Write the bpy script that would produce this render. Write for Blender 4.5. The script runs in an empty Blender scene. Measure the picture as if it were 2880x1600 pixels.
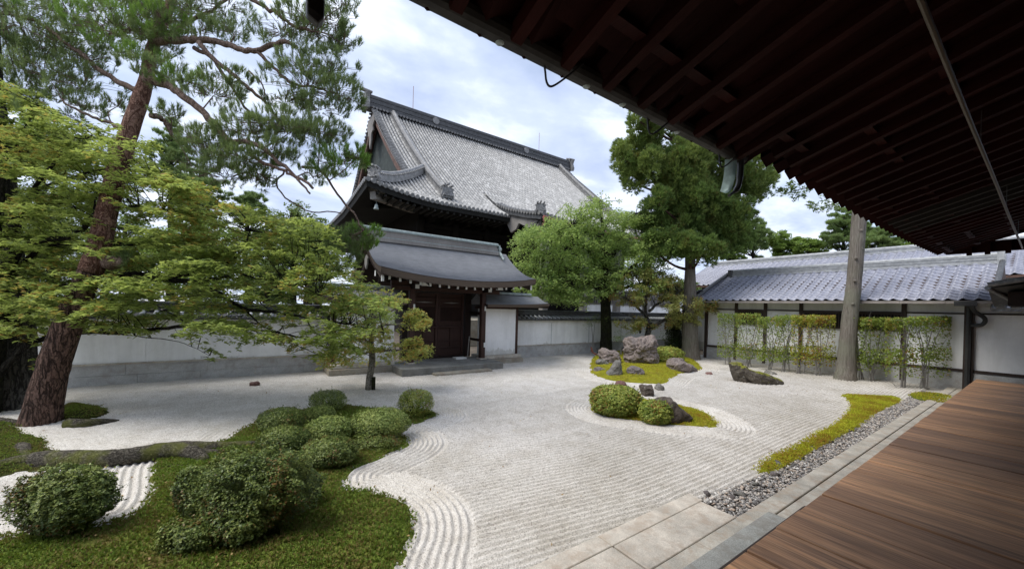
import bpy, bmesh, math, random
import numpy as np
from mathutils import Vector, Matrix, noise as mnoise
SC = bpy.context.scene
COL = SC.collection
rng = np.random.RandomState(7); random.seed(7)
R = math.radians

# ------------------------------------------------------------ camera
F, CX, CY, H = 1045.2, 1440.0, 870.3, 2.0
YAW, PIT, ROL = R(-55.5), R(-0.228), R(1.502)
_f = np.array([math.sin(YAW)*math.cos(PIT), math.cos(YAW)*math.cos(PIT), math.sin(PIT)])
_r0 = np.array([math.cos(YAW), -math.sin(YAW), 0.0]); _u0 = np.cross(_r0, _f)
RT = _r0*math.cos(ROL)+_u0*math.sin(ROL); UP = -_r0*math.sin(ROL)+_u0*math.cos(ROL); FW = _f
EYE = np.array([0, 0, H])
cam_d = bpy.data.cameras.new('camera'); cam = bpy.data.objects.new('camera', cam_d); COL.objects.link(cam)
m = Matrix.Identity(4)
for i in range(3): m[i][0], m[i][1], m[i][2], m[i][3] = RT[i], UP[i], -FW[i], EYE[i]
cam.matrix_world = m
cam_d.sensor_width = 36; cam_d.lens = F/2880*36; cam_d.shift_y = (CY-800)/2880
cam_d.clip_start = 0.05; cam_d.clip_end = 2000
SC.camera = cam

def ray(px, py): return (px-CX)/F*RT - (py-CY)/F*UP + FW
def P(px, py, d): return EYE + d*ray(px, py)                    # point at a forward depth
def onp(px, py, ax, v):
    r = ray(px, py); return EYE + (v-EYE[ax])/r[ax]*r
def G(px, py, z=0.0): return onp(px, py, 2, z)
def depth(p): return float(np.dot(np.asarray(p)-EYE, FW))

# ------------------------------------------------------------ light
SUN_EL, SUN_AZ = R(58), R(198)      # azimuth measured from +Y towards +X
W = bpy.data.worlds.new("World"); SC.world = W; W.use_nodes = True
nt = W.node_tree; N = nt.nodes; Lk = nt.links; N.clear()
out = N.new('ShaderNodeOutputWorld'); bg = N.new('ShaderNodeBackground'); Lk.new(bg.outputs[0], out.inputs[0])
sky = N.new('ShaderNodeTexSky'); sky.sky_type = 'NISHITA'; sky.sun_disc = False
sky.sun_elevation = SUN_EL; sky.sun_rotation = SUN_AZ
bg.inputs[1].default_value = 0.12
tc = N.new('ShaderNodeTexCoord'); sep = N.new('ShaderNodeSeparateXYZ'); Lk.new(tc.outputs['Generated'], sep.inputs[0])
def wm(op, a, b=None, c=None, clamp=False):
    n = N.new('ShaderNodeMath'); n.operation = op; n.use_clamp = clamp
    for i, v in enumerate((a, b, c)):
        if v is None: continue
        if isinstance(v, (int, float)): n.inputs[i].default_value = v
        else: Lk.new(v, n.inputs[i])
    return n.outputs[0]
zz = wm('MAXIMUM', wm('ADD', sep.outputs[2], 0.12), 0.05)
cmb = N.new('ShaderNodeCombineXYZ'); Lk.new(wm('DIVIDE', sep.outputs[0], zz), cmb.inputs[0]); Lk.new(wm('DIVIDE', sep.outputs[1], zz), cmb.inputs[1])
def wnoise(sc, det, rough, dist, off):
    n = N.new('ShaderNodeTexNoise'); n.inputs['Scale'].default_value = sc; n.inputs['Detail'].default_value = det
    n.inputs['Roughness'].default_value = rough; n.inputs['Distortion'].default_value = dist
    mp = N.new('ShaderNodeMapping'); mp.inputs['Location'].default_value = (off, off*.37, 0); mp.inputs['Rotation'].default_value=(0,0,.5)
    mp.inputs['Scale'].default_value = (1, .62, 1)
    Lk.new(cmb.outputs[0], mp.inputs[0]); Lk.new(mp.outputs[0], n.inputs['Vector']); return n.outputs[0]
n1 = wnoise(1.25, 6, .5, .15, 3.3); n2 = wnoise(2.6, 6, .55, .2, 9.1)
def wramp(v, stops):
    r = N.new('ShaderNodeValToRGB'); Lk.new(v, r.inputs[0]); e = r.color_ramp.elements
    while len(e) < len(stops): e.new(.5)
    for q, (p, c) in zip(e, stops): q.position = p; q.color = (*c, 1)
    return r.outputs[0]
cover = wramp(n1, [(.34, (0, 0, 0)), (.50, (1, 1, 1))])
tone = wramp(n2, [(.32, (2.5, 3.0, 4.2)), (.48, (3.3, 3.8, 4.9)), (.61, (4.8, 5.2, 6.0)), (.76, (6.6, 6.8, 7.2))])
mx = N.new('ShaderNodeMixRGB'); Lk.new(wm('MULTIPLY_ADD', cover, .4, .6), mx.inputs[0]); Lk.new(tone, mx.inputs[2])
mx2 = N.new('ShaderNodeMixRGB'); mx2.blend_type = 'MULTIPLY'; mx2.inputs[0].default_value = 1
Lk.new(sky.outputs[0], mx2.inputs[1]); mx2.inputs[2].default_value = (1.25, 1.08, .93, 1)
Lk.new(mx2.outputs[0], mx.inputs[1]); Lk.new(mx.outputs[0], bg.inputs[0])

sd = bpy.data.lights.new('sun', 'SUN'); sun = bpy.data.objects.new('sun', sd); COL.objects.link(sun)
sd.energy = 1.9; sd.angle = R(32); sd.color = (1, .965, .90)
sv = Vector((math.sin(SUN_AZ)*math.cos(SUN_EL), math.cos(SUN_AZ)*math.cos(SUN_EL), math.sin(SUN_EL)))
sun.rotation_euler = sv.to_track_quat('Z', 'Y').to_euler(); sun.location = (0, 0, 30)
SC.view_settings.view_transform = 'Standard'; SC.view_settings.look = 'None'
SC.view_settings.gamma = 1; SC.view_settings.exposure = 0.95
SC.cycles.max_bounces = 8; SC.cycles.diffuse_bounces = 4; SC.cycles.transparent_max_bounces = 6
SC.cycles.caustics_reflective = False; SC.cycles.caustics_refractive = False

# ------------------------------------------------------------ material helper
class NT:
    def __init__(s, name):
        s.m = bpy.data.materials.new(name); s.m.use_nodes = True; s.t = s.m.node_tree; s.n = s.t.nodes; s.l = s.t.links
        s.b = s.n['Principled BSDF']; s.o = s.n['Material Output']
        s.tc = s.n.new('ShaderNodeTexCoord').outputs['Object']
    def put(s, sock, v):
        if isinstance(v, (int, float)): sock.default_value = v
        elif isinstance(v, tuple): sock.default_value = (*v, 1) if len(v) == 3 and sock.type == 'RGBA' else v
        else: s.l.new(v, sock)
    def math(s, op, a, b=0.0, clamp=False):
        n = s.n.new('ShaderNodeMath'); n.operation = op; n.use_clamp = clamp; s.put(n.inputs[0], a); s.put(n.inputs[1], b); return n.outputs[0]
    def map(s, scale=(1, 1, 1), rot=(0, 0, 0), loc=(0, 0, 0)):
        n = s.n.new('ShaderNodeMapping'); s.l.new(s.tc, n.inputs[0]); n.inputs['Scale'].default_value = scale
        n.inputs['Rotation'].default_value = rot; n.inputs['Location'].default_value = loc; return n.outputs[0]
    def noise(s, sc, det=3, rough=.55, vec=None, dist=0.0):
        n = s.n.new('ShaderNodeTexNoise'); n.inputs['Scale'].default_value = sc; n.inputs['Detail'].default_value = det
        n.inputs['Roughness'].default_value = rough; n.inputs['Distortion'].default_value = dist
        s.l.new(vec if vec is not None else s.tc, n.inputs['Vector']); return n.outputs[0]
    def vor(s, sc, vec=None, feat='F1', rnd=1.0):
        n = s.n.new('ShaderNodeTexVoronoi'); n.feature = feat; n.inputs['Scale'].default_value = sc
        n.inputs['Randomness'].default_value = rnd
        s.l.new(vec if vec is not None else s.tc, n.inputs['Vector']); return n
    def ramp(s, v, stops, const=False):
        r = s.n.new('ShaderNodeValToRGB'); s.put(r.inputs[0], v); e = r.color_ramp.elements
        if const: r.color_ramp.interpolation = 'CONSTANT'
        while len(e) < len(stops): e.new(.5)
        for q, (p, c) in zip(e, stops):
            q.position = p; q.color = (*c, 1) if isinstance(c, tuple) else (c, c, c, 1)
        return r.outputs[0]
    def mix(s, f, a, b, mode='MIX'):
        n = s.n.new('ShaderNodeMixRGB'); n.blend_type = mode; s.put(n.inputs[0], f); s.put(n.inputs[1], a); s.put(n.inputs[2], b); return n.outputs[0]
    def mixv(s, vec, sc, amt):
        n = s.n.new('ShaderNodeTexNoise'); n.inputs['Scale'].default_value = sc; n.inputs['Detail'].default_value = 3; s.l.new(s.tc, n.inputs['Vector'])
        q = s.n.new('ShaderNodeVectorMath'); q.operation = 'MULTIPLY_ADD'; s.l.new(n.outputs['Color'], q.inputs[0]); q.inputs[1].default_value = (amt, amt, amt); s.l.new(vec, q.inputs[2]); return q.outputs[0]
    def bump(s, h, st=.5, dist=.02, prev=None):
        n = s.n.new('ShaderNodeBump'); n.inputs['Strength'].default_value = st; n.inputs['Distance'].default_value = dist
        s.l.new(h, n.inputs['Height']); 
        if prev is not None: s.l.new(prev, n.inputs['Normal'])
        return n.outputs[0]
    def fin(s, col, rough=.8, nrm=None, spec=.3, metal=0.0):
        s.put(s.b.inputs['Base Color'], col); s.put(s.b.inputs['Roughness'], rough); s.put(s.b.inputs['Metallic'], metal)
        s.b.inputs['Specular IOR Level'].default_value = spec
        if nrm is not None: s.l.new(nrm, s.b.inputs['Normal'])
        return s.m

def simple(name, c, rough=.7, var=.25, sc=6, bump=.0, spec=.3, metal=0.0, vscale=(1, 1, 1)):
    t = NT(name); v = t.map(vscale); n = t.noise(sc, 5, .6, v)
    lo = tuple(x*(1-var) for x in c); hi = tuple(min(1, x*(1+var)) for x in c)
    return t.fin(t.ramp(n, [(.3, lo), (.7, hi)]), rough, t.bump(n, bump, .02) if bump else None, spec, metal)

def wood(name, dark, mid, light, axis=0, rough=.6, spec=.3, sc=1.0, bump=.3, board=None):
    t = NT(name); s = [14*sc]*3; s[axis] = .7*sc
    n = t.noise(1.6, 6, .65, t.map(tuple(s)), .6)
    s2 = [50*sc]*3; s2[axis] = 1.2*sc
    g = t.noise(2.0, 4, .6, t.map(tuple(s2)))
    big = t.noise(.9, 3)
    c = t.ramp(n, [(.25, dark), (.5, mid), (.75, light)])
    c = t.mix(t.math('MULTIPLY', g, .7), c, dark, 'MULTIPLY') if False else t.mix(.45, c, t.ramp(g, [(.3, tuple(x*.35 for x in mid)), (.62, light)]))
    c = t.mix(.5, c, t.ramp(big, [(.35, tuple(x*.6 for x in mid)), (.65, light)]))
    if board is not None:
        ri = t.n.new('ShaderNodeNewGeometry').outputs['Random Per Island']
        c = t.mix(board, c, t.ramp(ri, [(0, .35), (.5, .7), (1, 1.15)]), 'MULTIPLY')
    return t.fin(c, rough, t.bump(g, bump, .01), spec)

def leafmat(name, cols, trans=.35, patch=1.2, rough=.55, accent=None):
    """cols: three greens; hue varies per leaf and in broad patches. accent: (colour, share, patch scale)"""
    t = NT(name); ri = t.n.new('ShaderNodeNewGeometry').outputs['Random Per Island']
    pn = t.noise(patch, 3)
    v = t.math('ADD', t.math('MULTIPLY', ri, .55), t.math('MULTIPLY', pn, .75))
    c = t.ramp(v, [(.3, cols[0]), (.6, cols[1]), (.92, cols[2])])
    if accent:
        a2 = t.noise(accent[2], 2)
        f = t.math('GREATER_THAN', t.math('ADD', t.math('MULTIPLY', ri, .5), a2), 1.06-accent[1])
        c = t.mix(f, c, accent[0])
    d = t.n.new('ShaderNodeBsdfPrincipled'); t.l.new(c, d.inputs['Base Color']); d.inputs['Roughness'].default_value = rough
    d.inputs['Specular IOR Level'].default_value = .25
    tr = t.n.new('ShaderNodeBsdfTranslucent'); t.l.new(t.mix(.5, c, (min(1, cols[2][0]*1.5), min(1, cols[2][1]*1.5), cols[2][2])), tr.inputs[0])
    mxs = t.n.new('ShaderNodeMixShader'); mxs.inputs[0].default_value = trans
    t.l.new(d.outputs[0], mxs.inputs[1]); t.l.new(tr.outputs[0], mxs.inputs[2]); t.l.new(mxs.outputs[0], t.o.inputs[0])
    return t.m

M = {}
# gravel
t = NT('white_gravel'); vo = t.vor(112); vo2 = t.vor(190)
sp = t.n.new('ShaderNodeSeparateColor'); t.l.new(vo.outputs['Color'], sp.inputs[0])
sp2 = t.n.new('ShaderNodeSeparateColor'); t.l.new(vo2.outputs['Color'], sp2.inputs[0])
c = t.ramp(sp.outputs[0], [(0, (.19, .175, .16)), (.10, (.36, .34, .32)), (.3, (.54, .53, .51)), (.75, (.66, .65, .635)), (1, (.80, .79, .775))])
c2 = t.ramp(sp2.outputs[0], [(0, (.26, .24, .22)), (.3, (.55, .54, .52)), (1, (.78, .77, .75))])
c = t.mix(.42, c, c2); c = t.mix(1.0, c, (1.0, .965, .925), 'MULTIPLY'); gn = t.noise(.55, 4)
c = t.mix(1.0, c, t.ramp(gn, [(.3, (.84, .83, .80)), (.6, (1, 1, 1))]), 'MULTIPLY')
hh = t.math('ADD', t.math('MULTIPLY', vo.outputs['Distance'], -1.0), t.math('MULTIPLY', vo2.outputs['Distance'], -.5))
pt_ = t.noise(2.6, 5, .7); c = t.mix(1.0, c, t.ramp(pt_, [(.36, (.90, .885, .86)), (.56, (1.04, 1.04, 1.04))]), 'MULTIPLY')
M['gravel'] = t.fin(c, .9, t.bump(hh, .6, .007), .15)
# moss
def moss(name, cols, sc=1.0, red=.0):
    t = NT(name); a = t.noise(2.2*sc, 5, .65); b = t.noise(45*sc, 4, .7); v = t.vor(70*sc)
    c = t.ramp(a, [(.32, cols[0]), (.5, cols[1]), (.66, cols[2])])
    c = t.mix(.55, c, t.ramp(b, [(.35, tuple(x*.35 for x in cols[0])), (.62, cols[2])]))
    if red: c = t.mix(t.ramp(t.noise(2.3*sc, 5, .75), [(.50, 0.0), (.64, red)]), c, (.20, .14, .055))
    return t.fin(c, .95, t.bump(t.math('ADD', b, t.math('MULTIPLY', v.outputs['Distance'], -.8)), 1.0, .03), .1)
M['moss'] = moss('moss_green', [(.06, .10, .018), (.13, .19, .03), (.23, .29, .05)], 1, .65)
M['mossy'] = moss('moss_yellow', [(.24, .27, .02), (.42, .44, .03), (.54, .48, .05)], 1.6, .4)
M['moss_dark'] = moss('moss_dark', [(.03, .04, .012), (.06, .075, .018), (.12, .13, .03)], 1.4, .5)
M['moss_tuft'] = leafmat('moss_tuft', [(.07, .12, .02), (.155, .235, .035), (.31, .38, .065)], .2, 1.3, .8, ((.22, .15, .06), .24, 1.3))
M['moss_tufty'] = leafmat('moss_tuft_yellow', [(.26, .29, .025), (.46, .49, .035), (.64, .62, .07)], .2, 2.0, .8, ((.36, .18, .04), .2, 1.8))
M['soil'] = simple('soil', (.12, .10, .08), .95, .4, 3, .6)
# plaster and stone
def plaster(name, c):
    t = NT(name); a = t.noise(1.1, 5, .6); b = t.noise(1.0, 5, .65, t.map((3, 3, .35))); f = t.noise(90, 2)
    c1 = t.ramp(a, [(.3, tuple(x*.86 for x in c)), (.6, c)])
    c1 = t.mix(1.0, c1, t.ramp(b, [(.35, (.89, .89, .88)), (.55, (1, 1, 1))]), 'MULTIPLY')
    sz = t.n.new('ShaderNodeSeparateXYZ'); t.l.new(t.tc, sz.inputs[0]); k = t.math('ADD', sz.outputs[2], t.math('MULTIPLY', t.noise(2.5, 6, .75, t.map((1, 1, .6))), 1.1))
    c1 = t.mix(1.0, c1, t.ramp(k, [(.92, (.74, .735, .70)), (1.0, (.93, .93, .92)), (1.0, (1, 1, 1))]), 'MULTIPLY')
    ck = t.noise(1.3, 7, .75, None, .6); c1 = t.mix(t.ramp(t.math('ABSOLUTE', t.math('SUBTRACT', ck, .5)), [(.0, .22), (.006, 0.0)]), c1, (.45, .45, .43))
    return t.fin(c1, .9, t.bump(f, .15, .004), .15)
M['plaster'] = plaster('white_plaster', (.92, .92, .915)); M['plaster_grey'] = plaster('grey_plaster', (.60, .61, .61))
def granite(name, c, warm=0.0, sc=1.0, var=.3):
    t = NT(name); a = t.noise(160*sc, 2, .8); b = t.noise(1.7*sc, 5, .7); s_ = t.noise(6*sc, 6, .7)
    c1 = t.ramp(a, [(.3, tuple(x*.62 for x in c)), (.5, c), (.68, tuple(min(1, x*1.35) for x in c))])
    c1 = t.mix(1.0, c1, t.ramp(b, [(.3, (1-var,)*3), (.6, (1, 1, 1))]), 'MULTIPLY')
    c1 = t.mix(t.ramp(s_, [(.47, 0.0), (.64, .6)]), c1, (c[0]*(.62+warm), c[1]*(.55+warm*.4), c[2]*.5))
    return t.fin(c1, .85, t.bump(s_, .3, .01), .2)
M['granite'] = granite('grey_granite', (.50, .50, .49), 0); M['kerb'] = granite('kerb_stone', (.54, .50, .43), .1, 1.6, .45)
M['slab'] = granite('pale_slab', (.60, .545, .47), .03, 1.3, .45); M['old_stone'] = granite('old_stone', (.36, .33, .27), .1, .8, .45)
M['gate_floor'] = granite('gate_floor', (.26, .26, .24), 0, .8, .5)
M['dark_slab'] = granite('dark_slab', (.38, .38, .35), 0)
def rockm(name, a, b, c_, lich=.25, mossc=None):
    t = NT(name); n = t.noise(3.2, 7, .7, None, .4); f = t.noise(22, 5, .7); l = t.noise(9, 5, .75)
    c = t.ramp(n, [(.3, a), (.5, b), (.7, c_)]); c = t.mix(.5, c, t.ramp(f, [(.3, a), (.7, c_)]))
    c = t.mix(t.ramp(l, [(.62, 0.0), (.68, lich)]), c, (.5, .5, .46))
    if mossc:
        g = t.n.new('ShaderNodeNewGeometry'); s_ = t.n.new('ShaderNodeSeparateXYZ'); t.l.new(g.outputs['Normal'], s_.inputs[0])
        k = t.math('ADD', s_.outputs[2], t.math('MULTIPLY', t.noise(5, 4), .7))
        c = t.mix(t.ramp(k, [(.98, 0.0), (1.12, 1.0)]), c, mossc)
    return t.fin(c, .88, t.bump(t.math('ADD', t.math('MULTIPLY', n, 1.5), f), .9, .05), .25)
M['rock_pink'] = rockm('rock_pinkish', (.11, .09, .083), (.23, .185, .17), (.36, .305, .28), .35)
M['rock_grey'] = rockm('rock_grey', (.09, .09, .08), (.19, .18, .165), (.33, .31, .28), .5)
M['rock_purple'] = rockm('rock_purple', (.095, .082, .08), (.185, .158, .152), (.28, .245, .235), .2)
M['rock_dark'] = rockm('rock_dark', (.05, .04, .033), (.11, .09, .075), (.20, .165, .14), .5)
M['rock_mossy'] = rockm('rock_mossy', (.05, .042, .036), (.10, .085, .07), (.17, .15, .12), .6, (.19, .19, .025))
M['rock_red'] = rockm('rock_red', (.11, .06, .05), (.19, .10, .09), (.27, .16, .14), .1)
# tiles
def tile(name, a, b, c_, rough=.45, sc=3.0):
    t = NT(name); ri = t.n.new('ShaderNodeNewGeometry').outputs['Random Per Island']; n = t.noise(sc, 4, .7); f = t.noise(14, 3, .8)
    v = t.math('ADD', t.math('MULTIPLY', f, .6), t.math('MULTIPLY', n, .4))
    c = t.ramp(v, [(.33, a), (.5, b), (.64, c_)])
    return t.fin(c, rough, None, .4)
M['tile_dark'] = tile('tile_dark', (.035, .037, .038), (.065, .067, .07), (.12, .12, .125), .5)
M['tile_old'] = tile('tile_old', (.10, .10, .10), (.20, .198, .195), (.42, .41, .40), .5)
M['tile_mid'] = tile('tile_mid', (.10, .105, .11), (.20, .21, .225), (.38, .39, .42), .4)
M['tile_blue'] = tile('tile_blue', (.19, .20, .255), (.275, .285, .35), (.38, .39, .46), .33, 1.5)
M['tile_pale'] = simple('tile_pale', (.36, .37, .38), .45, .3, 8, 0, .4)
t = NT('hall_tiles'); v = t.vor(2.6, t.map((1, 1.2, 1))); sp = t.n.new('ShaderNodeSeparateColor'); t.l.new(v.outputs['Color'], sp.inputs[0])
f = t.noise(9, 3, .8); k = t.math('ADD', t.math('MULTIPLY', sp.outputs[0], .55), t.math('MULTIPLY', f, .55))
M['tile_hall'] = t.fin(t.ramp(k, [(.2, (.25, .25, .248)), (.5, (.315, .312, .305)), (.74, (.39, .386, .378)), (.88, (.56, .555, .545))]), .5, None, .35)
t = NT('bark_shingle'); a = t.noise(3, 5, .6); b = t.noise(2, 5, .7, t.map((20, 1.5, 30)))
M['shingle'] = t.fin(t.mix(.5, t.ramp(a, [(.3, (.20, .205, .215)), (.7, (.30, .305, .32))]), t.ramp(b, [(.3, (.13, .13, .135)), (.7, (.34, .345, .36))])), .7, t.bump(b, .3, .01), .25)
t = NT('shingle_edge'); b = t.noise(2, 5, .7, t.map((1.5, 1.5, 60)))
M['shingle_edge'] = t.fin(t.ramp(b, [(.3, (.07, .052, .040)), (.7, (.155, .12, .095))]), .8, t.bump(b, .5, .01), .2)
M['copper'] = simple('green_copper', (.38, .50, .47), .5, .35, 9, 0, .4)
M['copper_grey'] = simple('grey_copper', (.30, .35, .34), .45, .3, 9, 0, .4)
# woods
M['gate_wood'] = wood('gate_wood', (.018, .009, .007), (.040, .018, .013), (.075, .035, .026), 2, .6, .3)
M['gate_dark'] = wood('gate_wood_dark', (.010, .007, .006), (.020, .012, .010), (.035, .022, .018), 2, .7, .2)
M['hall_wood'] = wood('hall_wood', (.006, .006, .005), (.014, .012, .011), (.028, .024, .021), 2, .8, .15)
M['hall_soffit'] = simple('hall_soffit', (.014, .014, .013), .8, .4, 3)
M['grey_wood'] = wood('grey_wood', (.14, .13, .12), (.23, .215, .20), (.34, .32, .30), 2, .8, .2)
M['red_wood'] = simple('verge_board', (.12, .07, .055), .8, .4, 4)
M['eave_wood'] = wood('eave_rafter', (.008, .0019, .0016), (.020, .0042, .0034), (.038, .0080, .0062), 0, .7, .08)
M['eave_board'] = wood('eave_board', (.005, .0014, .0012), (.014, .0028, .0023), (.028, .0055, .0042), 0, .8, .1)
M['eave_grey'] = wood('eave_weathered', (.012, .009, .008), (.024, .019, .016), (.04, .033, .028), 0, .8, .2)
M['post_wood'] = wood('post_wood', (.025, .016, .013), (.045, .030, .024), (.075, .052, .042), 2, .6, .3)
t = NT('deck_boards'); ri = t.n.new('ShaderNodeNewGeometry').outputs['Random Per Island']
g1 = t.noise(1.5, 7, .68, t.map((.55, 9, 9)), .8); g2 = t.noise(2.0, 5, .65, t.map((1.6, 60, 60)), .3); g3 = t.noise(1.0, 4, .6, t.map((.35, 2.2, 1)))
c = t.ramp(g1, [(.28, (.035, .02, .014)), (.42, (.13, .072, .043)), (.56, (.29, .165, .095)), (.72, (.46, .28, .165))])
c = t.mix(.5, c, t.ramp(g2, [(.3, (.05, .03, .02)), (.5, (.22, .135, .085)), (.7, (.42, .28, .19))]))
c = t.mix(1.0, c, t.ramp(g3, [(.3, (.55, .50, .48)), (.65, (1.15, 1.05, .95))]), 'MULTIPLY')
c = t.mix(1.0, c, t.ramp(ri, [(0, (.72, .68, .68)), (1, (1.15, 1.06, .98))]), 'MULTIPLY')
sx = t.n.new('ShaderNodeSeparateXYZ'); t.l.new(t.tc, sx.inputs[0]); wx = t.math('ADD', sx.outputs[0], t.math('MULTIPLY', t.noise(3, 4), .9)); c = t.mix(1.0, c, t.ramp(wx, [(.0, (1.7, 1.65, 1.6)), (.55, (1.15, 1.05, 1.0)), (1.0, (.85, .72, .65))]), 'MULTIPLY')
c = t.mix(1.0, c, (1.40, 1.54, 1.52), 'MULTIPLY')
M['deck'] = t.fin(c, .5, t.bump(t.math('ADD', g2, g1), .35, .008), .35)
# bark
def bark(name, a, b, c_, sc=1.0, stretch=.22, st=1.0, mossc=None):
    t = NT(name); vec = t.mixv(t.map((1, 1, stretch)), 4*sc, .05)
    w = t.noise(9*sc, 3, .55, vec, .3); w2 = t.noise(17*sc, 3, .6, t.mixv(t.map((1, 1, stretch*1.8)), 6*sc, .04)); f = t.noise(40*sc, 4, .7, t.map((1, 1, .5)))
    r1 = t.ramp(t.math('ABSOLUTE', t.math('SUBTRACT', w, .5)), [(.0, 0.0), (.055, 1.0)]); r2 = t.ramp(t.math('ABSOLUTE', t.math('SUBTRACT', w2, .5)), [(.0, .25), (.05, 1.0)])
    e = t.math('MULTIPLY', r1, r2); big = t.noise(3, 4, .6, t.map((1, 1, .6)))
    c = t.ramp(t.math('ADD', t.math('MULTIPLY', f, .6), t.math('MULTIPLY', big, .4)), [(.36, b), (.62, c_)]); c = t.mix(e, a, c)
    if mossc: c = t.mix(t.ramp(t.noise(3, 4), [(.50, 0.0), (.64, .8)]), c, mossc)
    return t.fin(c, .92, t.bump(t.math('ADD', t.math('MULTIPLY', e, .8), f), st, .03), .15)
M['bark_pine'] = bark('bark_pine', (.022, .014, .011), (.10, .058, .045), (.21, .135, .105), .9, .20)
M['bark_red'] = bark('bark_pine_red', (.07, .03, .02), (.19, .095, .066), (.33, .205, .155), 1.3, .40, .8)
M['bark_grey'] = bark('bark_grey', (.02, .019, .017), (.075, .07, .062), (.14, .13, .115), .8, .2)
M['bark_pale'] = bark('bark_pale', (.07, .065, .05), (.22, .20, .16), (.36, .33, .28), 1.6, .5, .5)
M['bark_dark'] = bark('bark_dark', (.008, .007, .005), (.025, .022, .017), (.055, .05, .04), 1.4, .3)
M['bark_mossy'] = bark('bark_mossy', (.008, .008, .005), (.028, .025, .018), (.05, .05, .03), 1.4, .3, 1.0, (.045, .055, .015))
M['bark_limb'] = bark('bark_limb', (.07, .045, .035), (.20, .14, .11), (.30, .22, .18), 2.5, .3, .5)
M['root'] = bark('root_bark', (.035, .03, .024), (.12, .105, .082), (.23, .205, .165), 1.8, 1.6, .9, (.15, .16, .035))
t = NT('bark_cedar'); w = t.noise(2.2, 7, .7, t.map((13, 13, .55)), .7); w2 = t.noise(2.0, 5, .6, t.map((34, 34, 1.4)), .3); kb = t.noise(1.2, 3)
c = t.ramp(w, [(.3, (.045, .038, .031)), (.48, (.14, .12, .10)), (.7, (.27, .245, .215))]); c = t.mix(.4, c, t.ramp(w2, [(.3, (.06, .05, .04)), (.7, (.36, .33, .29))]))
c = t.mix(t.ramp(kb, [(.45, 0.0), (.65, .5)]), c, (.17, .18, .13))
M['bark_cedar'] = t.fin(c, .92, t.bump(t.math('ADD', w, t.math('MULTIPLY', w2, .5)), .9, .04), .15)
# plain ones
M['white'] = simple('white_paint', (.75, .75, .73), .7, .08, 5)
M['gutter'] = simple('gutter_metal', (.030, .028, .026), .6, .55, 7, 0, .3, .1)
M['gutter_pale'] = simple('gutter_pale', (.27, .24, .22), .5, .25, 5, 0, .5)
M['iron'] = simple('iron', (.03, .03, .03), .5, .3, 8, 0, .5)
M['pole'] = simple('bamboo', (.09, .068, .045), .5, .25, 6, 0, .3, 0, (1, .2, 1))
M['red_copper'] = simple('red_copper', (.26, .085, .07), .5, .3, 8, 0, .4)
M['hall_end'] = simple('hall_rafter', (.022, .021, .019), .8, .3, 5)
M['gable_green'] = simple('gable_board', (.035, .045, .042), .8, .4, 2)
M['rust'] = simple('rusty', (.28, .10, .07), .8, .3, 20)
# leaves
M['lf_maple'] = leafmat('leaf_maple', [(.125, .19, .055), (.225, .305, .09), (.38, .44, .135)], .55, 1.1, .5, ((.46, .27, .08), .06, 1.1))
M['lf_gmaple'] = leafmat('leaf_gate_maple', [(.18, .25, .08), (.31, .38, .11), (.50, .50, .15)], .45, 2.2, .5, ((.52, .29, .09), .16, 2.0))
M['lf_cherry'] = leafmat('leaf_cherry', [(.125, .205, .07), (.215, .315, .10), (.345, .44, .16)], .5, .7)
M['lf_camellia'] = leafmat('leaf_camellia', [(.18, .24, .08), (.33, .36, .12), (.50, .48, .20)], .45, 1.2, .45, ((.40, .15, .07), .10, 1.1))
M['lf_azalea'] = leafmat('leaf_azalea', [(.06, .10, .024), (.15, .21, .045), (.34, .38, .11)], .10, 3.0, .45)
M['lf_azalea_d'] = leafmat('leaf_azalea_dark', [(.030, .052, .012), (.085, .125, .024), (.22, .255, .065)], .08, 2.5, .45, ((.17, .10, .03), .06, 3))
M['lf_azalea_y'] = leafmat('leaf_azalea_bright', [(.10, .16, .028), (.23, .29, .05), (.46, .47, .11)], .15, 4.0, .45, ((.27, .12, .03), .08, 5))
M['lf_dark'] = leafmat('leaf_dark', [(.02, .035, .012), (.04, .065, .02), (.08, .11, .035)], .2, 1.0, .4)
M['lf_hedge'] = leafmat('leaf_hedge', [(.09, .14, .035), (.18, .25, .05), (.33, .39, .08)], .4, 2.0, .4, ((.30, .16, .04), .07, 2))
M['lf_hedge_y'] = leafmat('leaf_hedge_yellow', [(.15, .20, .03), (.27, .31, .045), (.46, .44, .08)], .35, 2.0, .4, ((.34, .18, .05), .2, 2))
M['ndl_pine'] = leafmat('needles_pine', [(.075, .12, .05), (.14, .20, .08), (.24, .31, .12)], .4, 1.0, .5)
M['ndl_bright'] = leafmat('needles_bright', [(.09, .19, .03), (.15, .29, .045), (.26, .38, .09)], .35, 1.0, .5)
M['ndl_far'] = leafmat('needles_far', [(.09, .15, .055), (.16, .24, .08), (.25, .33, .12)], .35, .4, .6)
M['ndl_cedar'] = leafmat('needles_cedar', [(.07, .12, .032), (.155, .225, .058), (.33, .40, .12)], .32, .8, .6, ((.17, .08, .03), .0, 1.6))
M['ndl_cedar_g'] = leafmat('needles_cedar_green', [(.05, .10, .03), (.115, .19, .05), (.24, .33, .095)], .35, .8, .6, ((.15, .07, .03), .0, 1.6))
M['lf_back'] = leafmat('leaf_back', [(.05, .09, .025), (.10, .155, .04), (.19, .25, .07)], .3, .35, .6)
M['lf_back_l'] = leafmat('leaf_back_light', [(.09, .165, .035), (.16, .25, .05), (.26, .35, .085)], .35, .35, .6)
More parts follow.
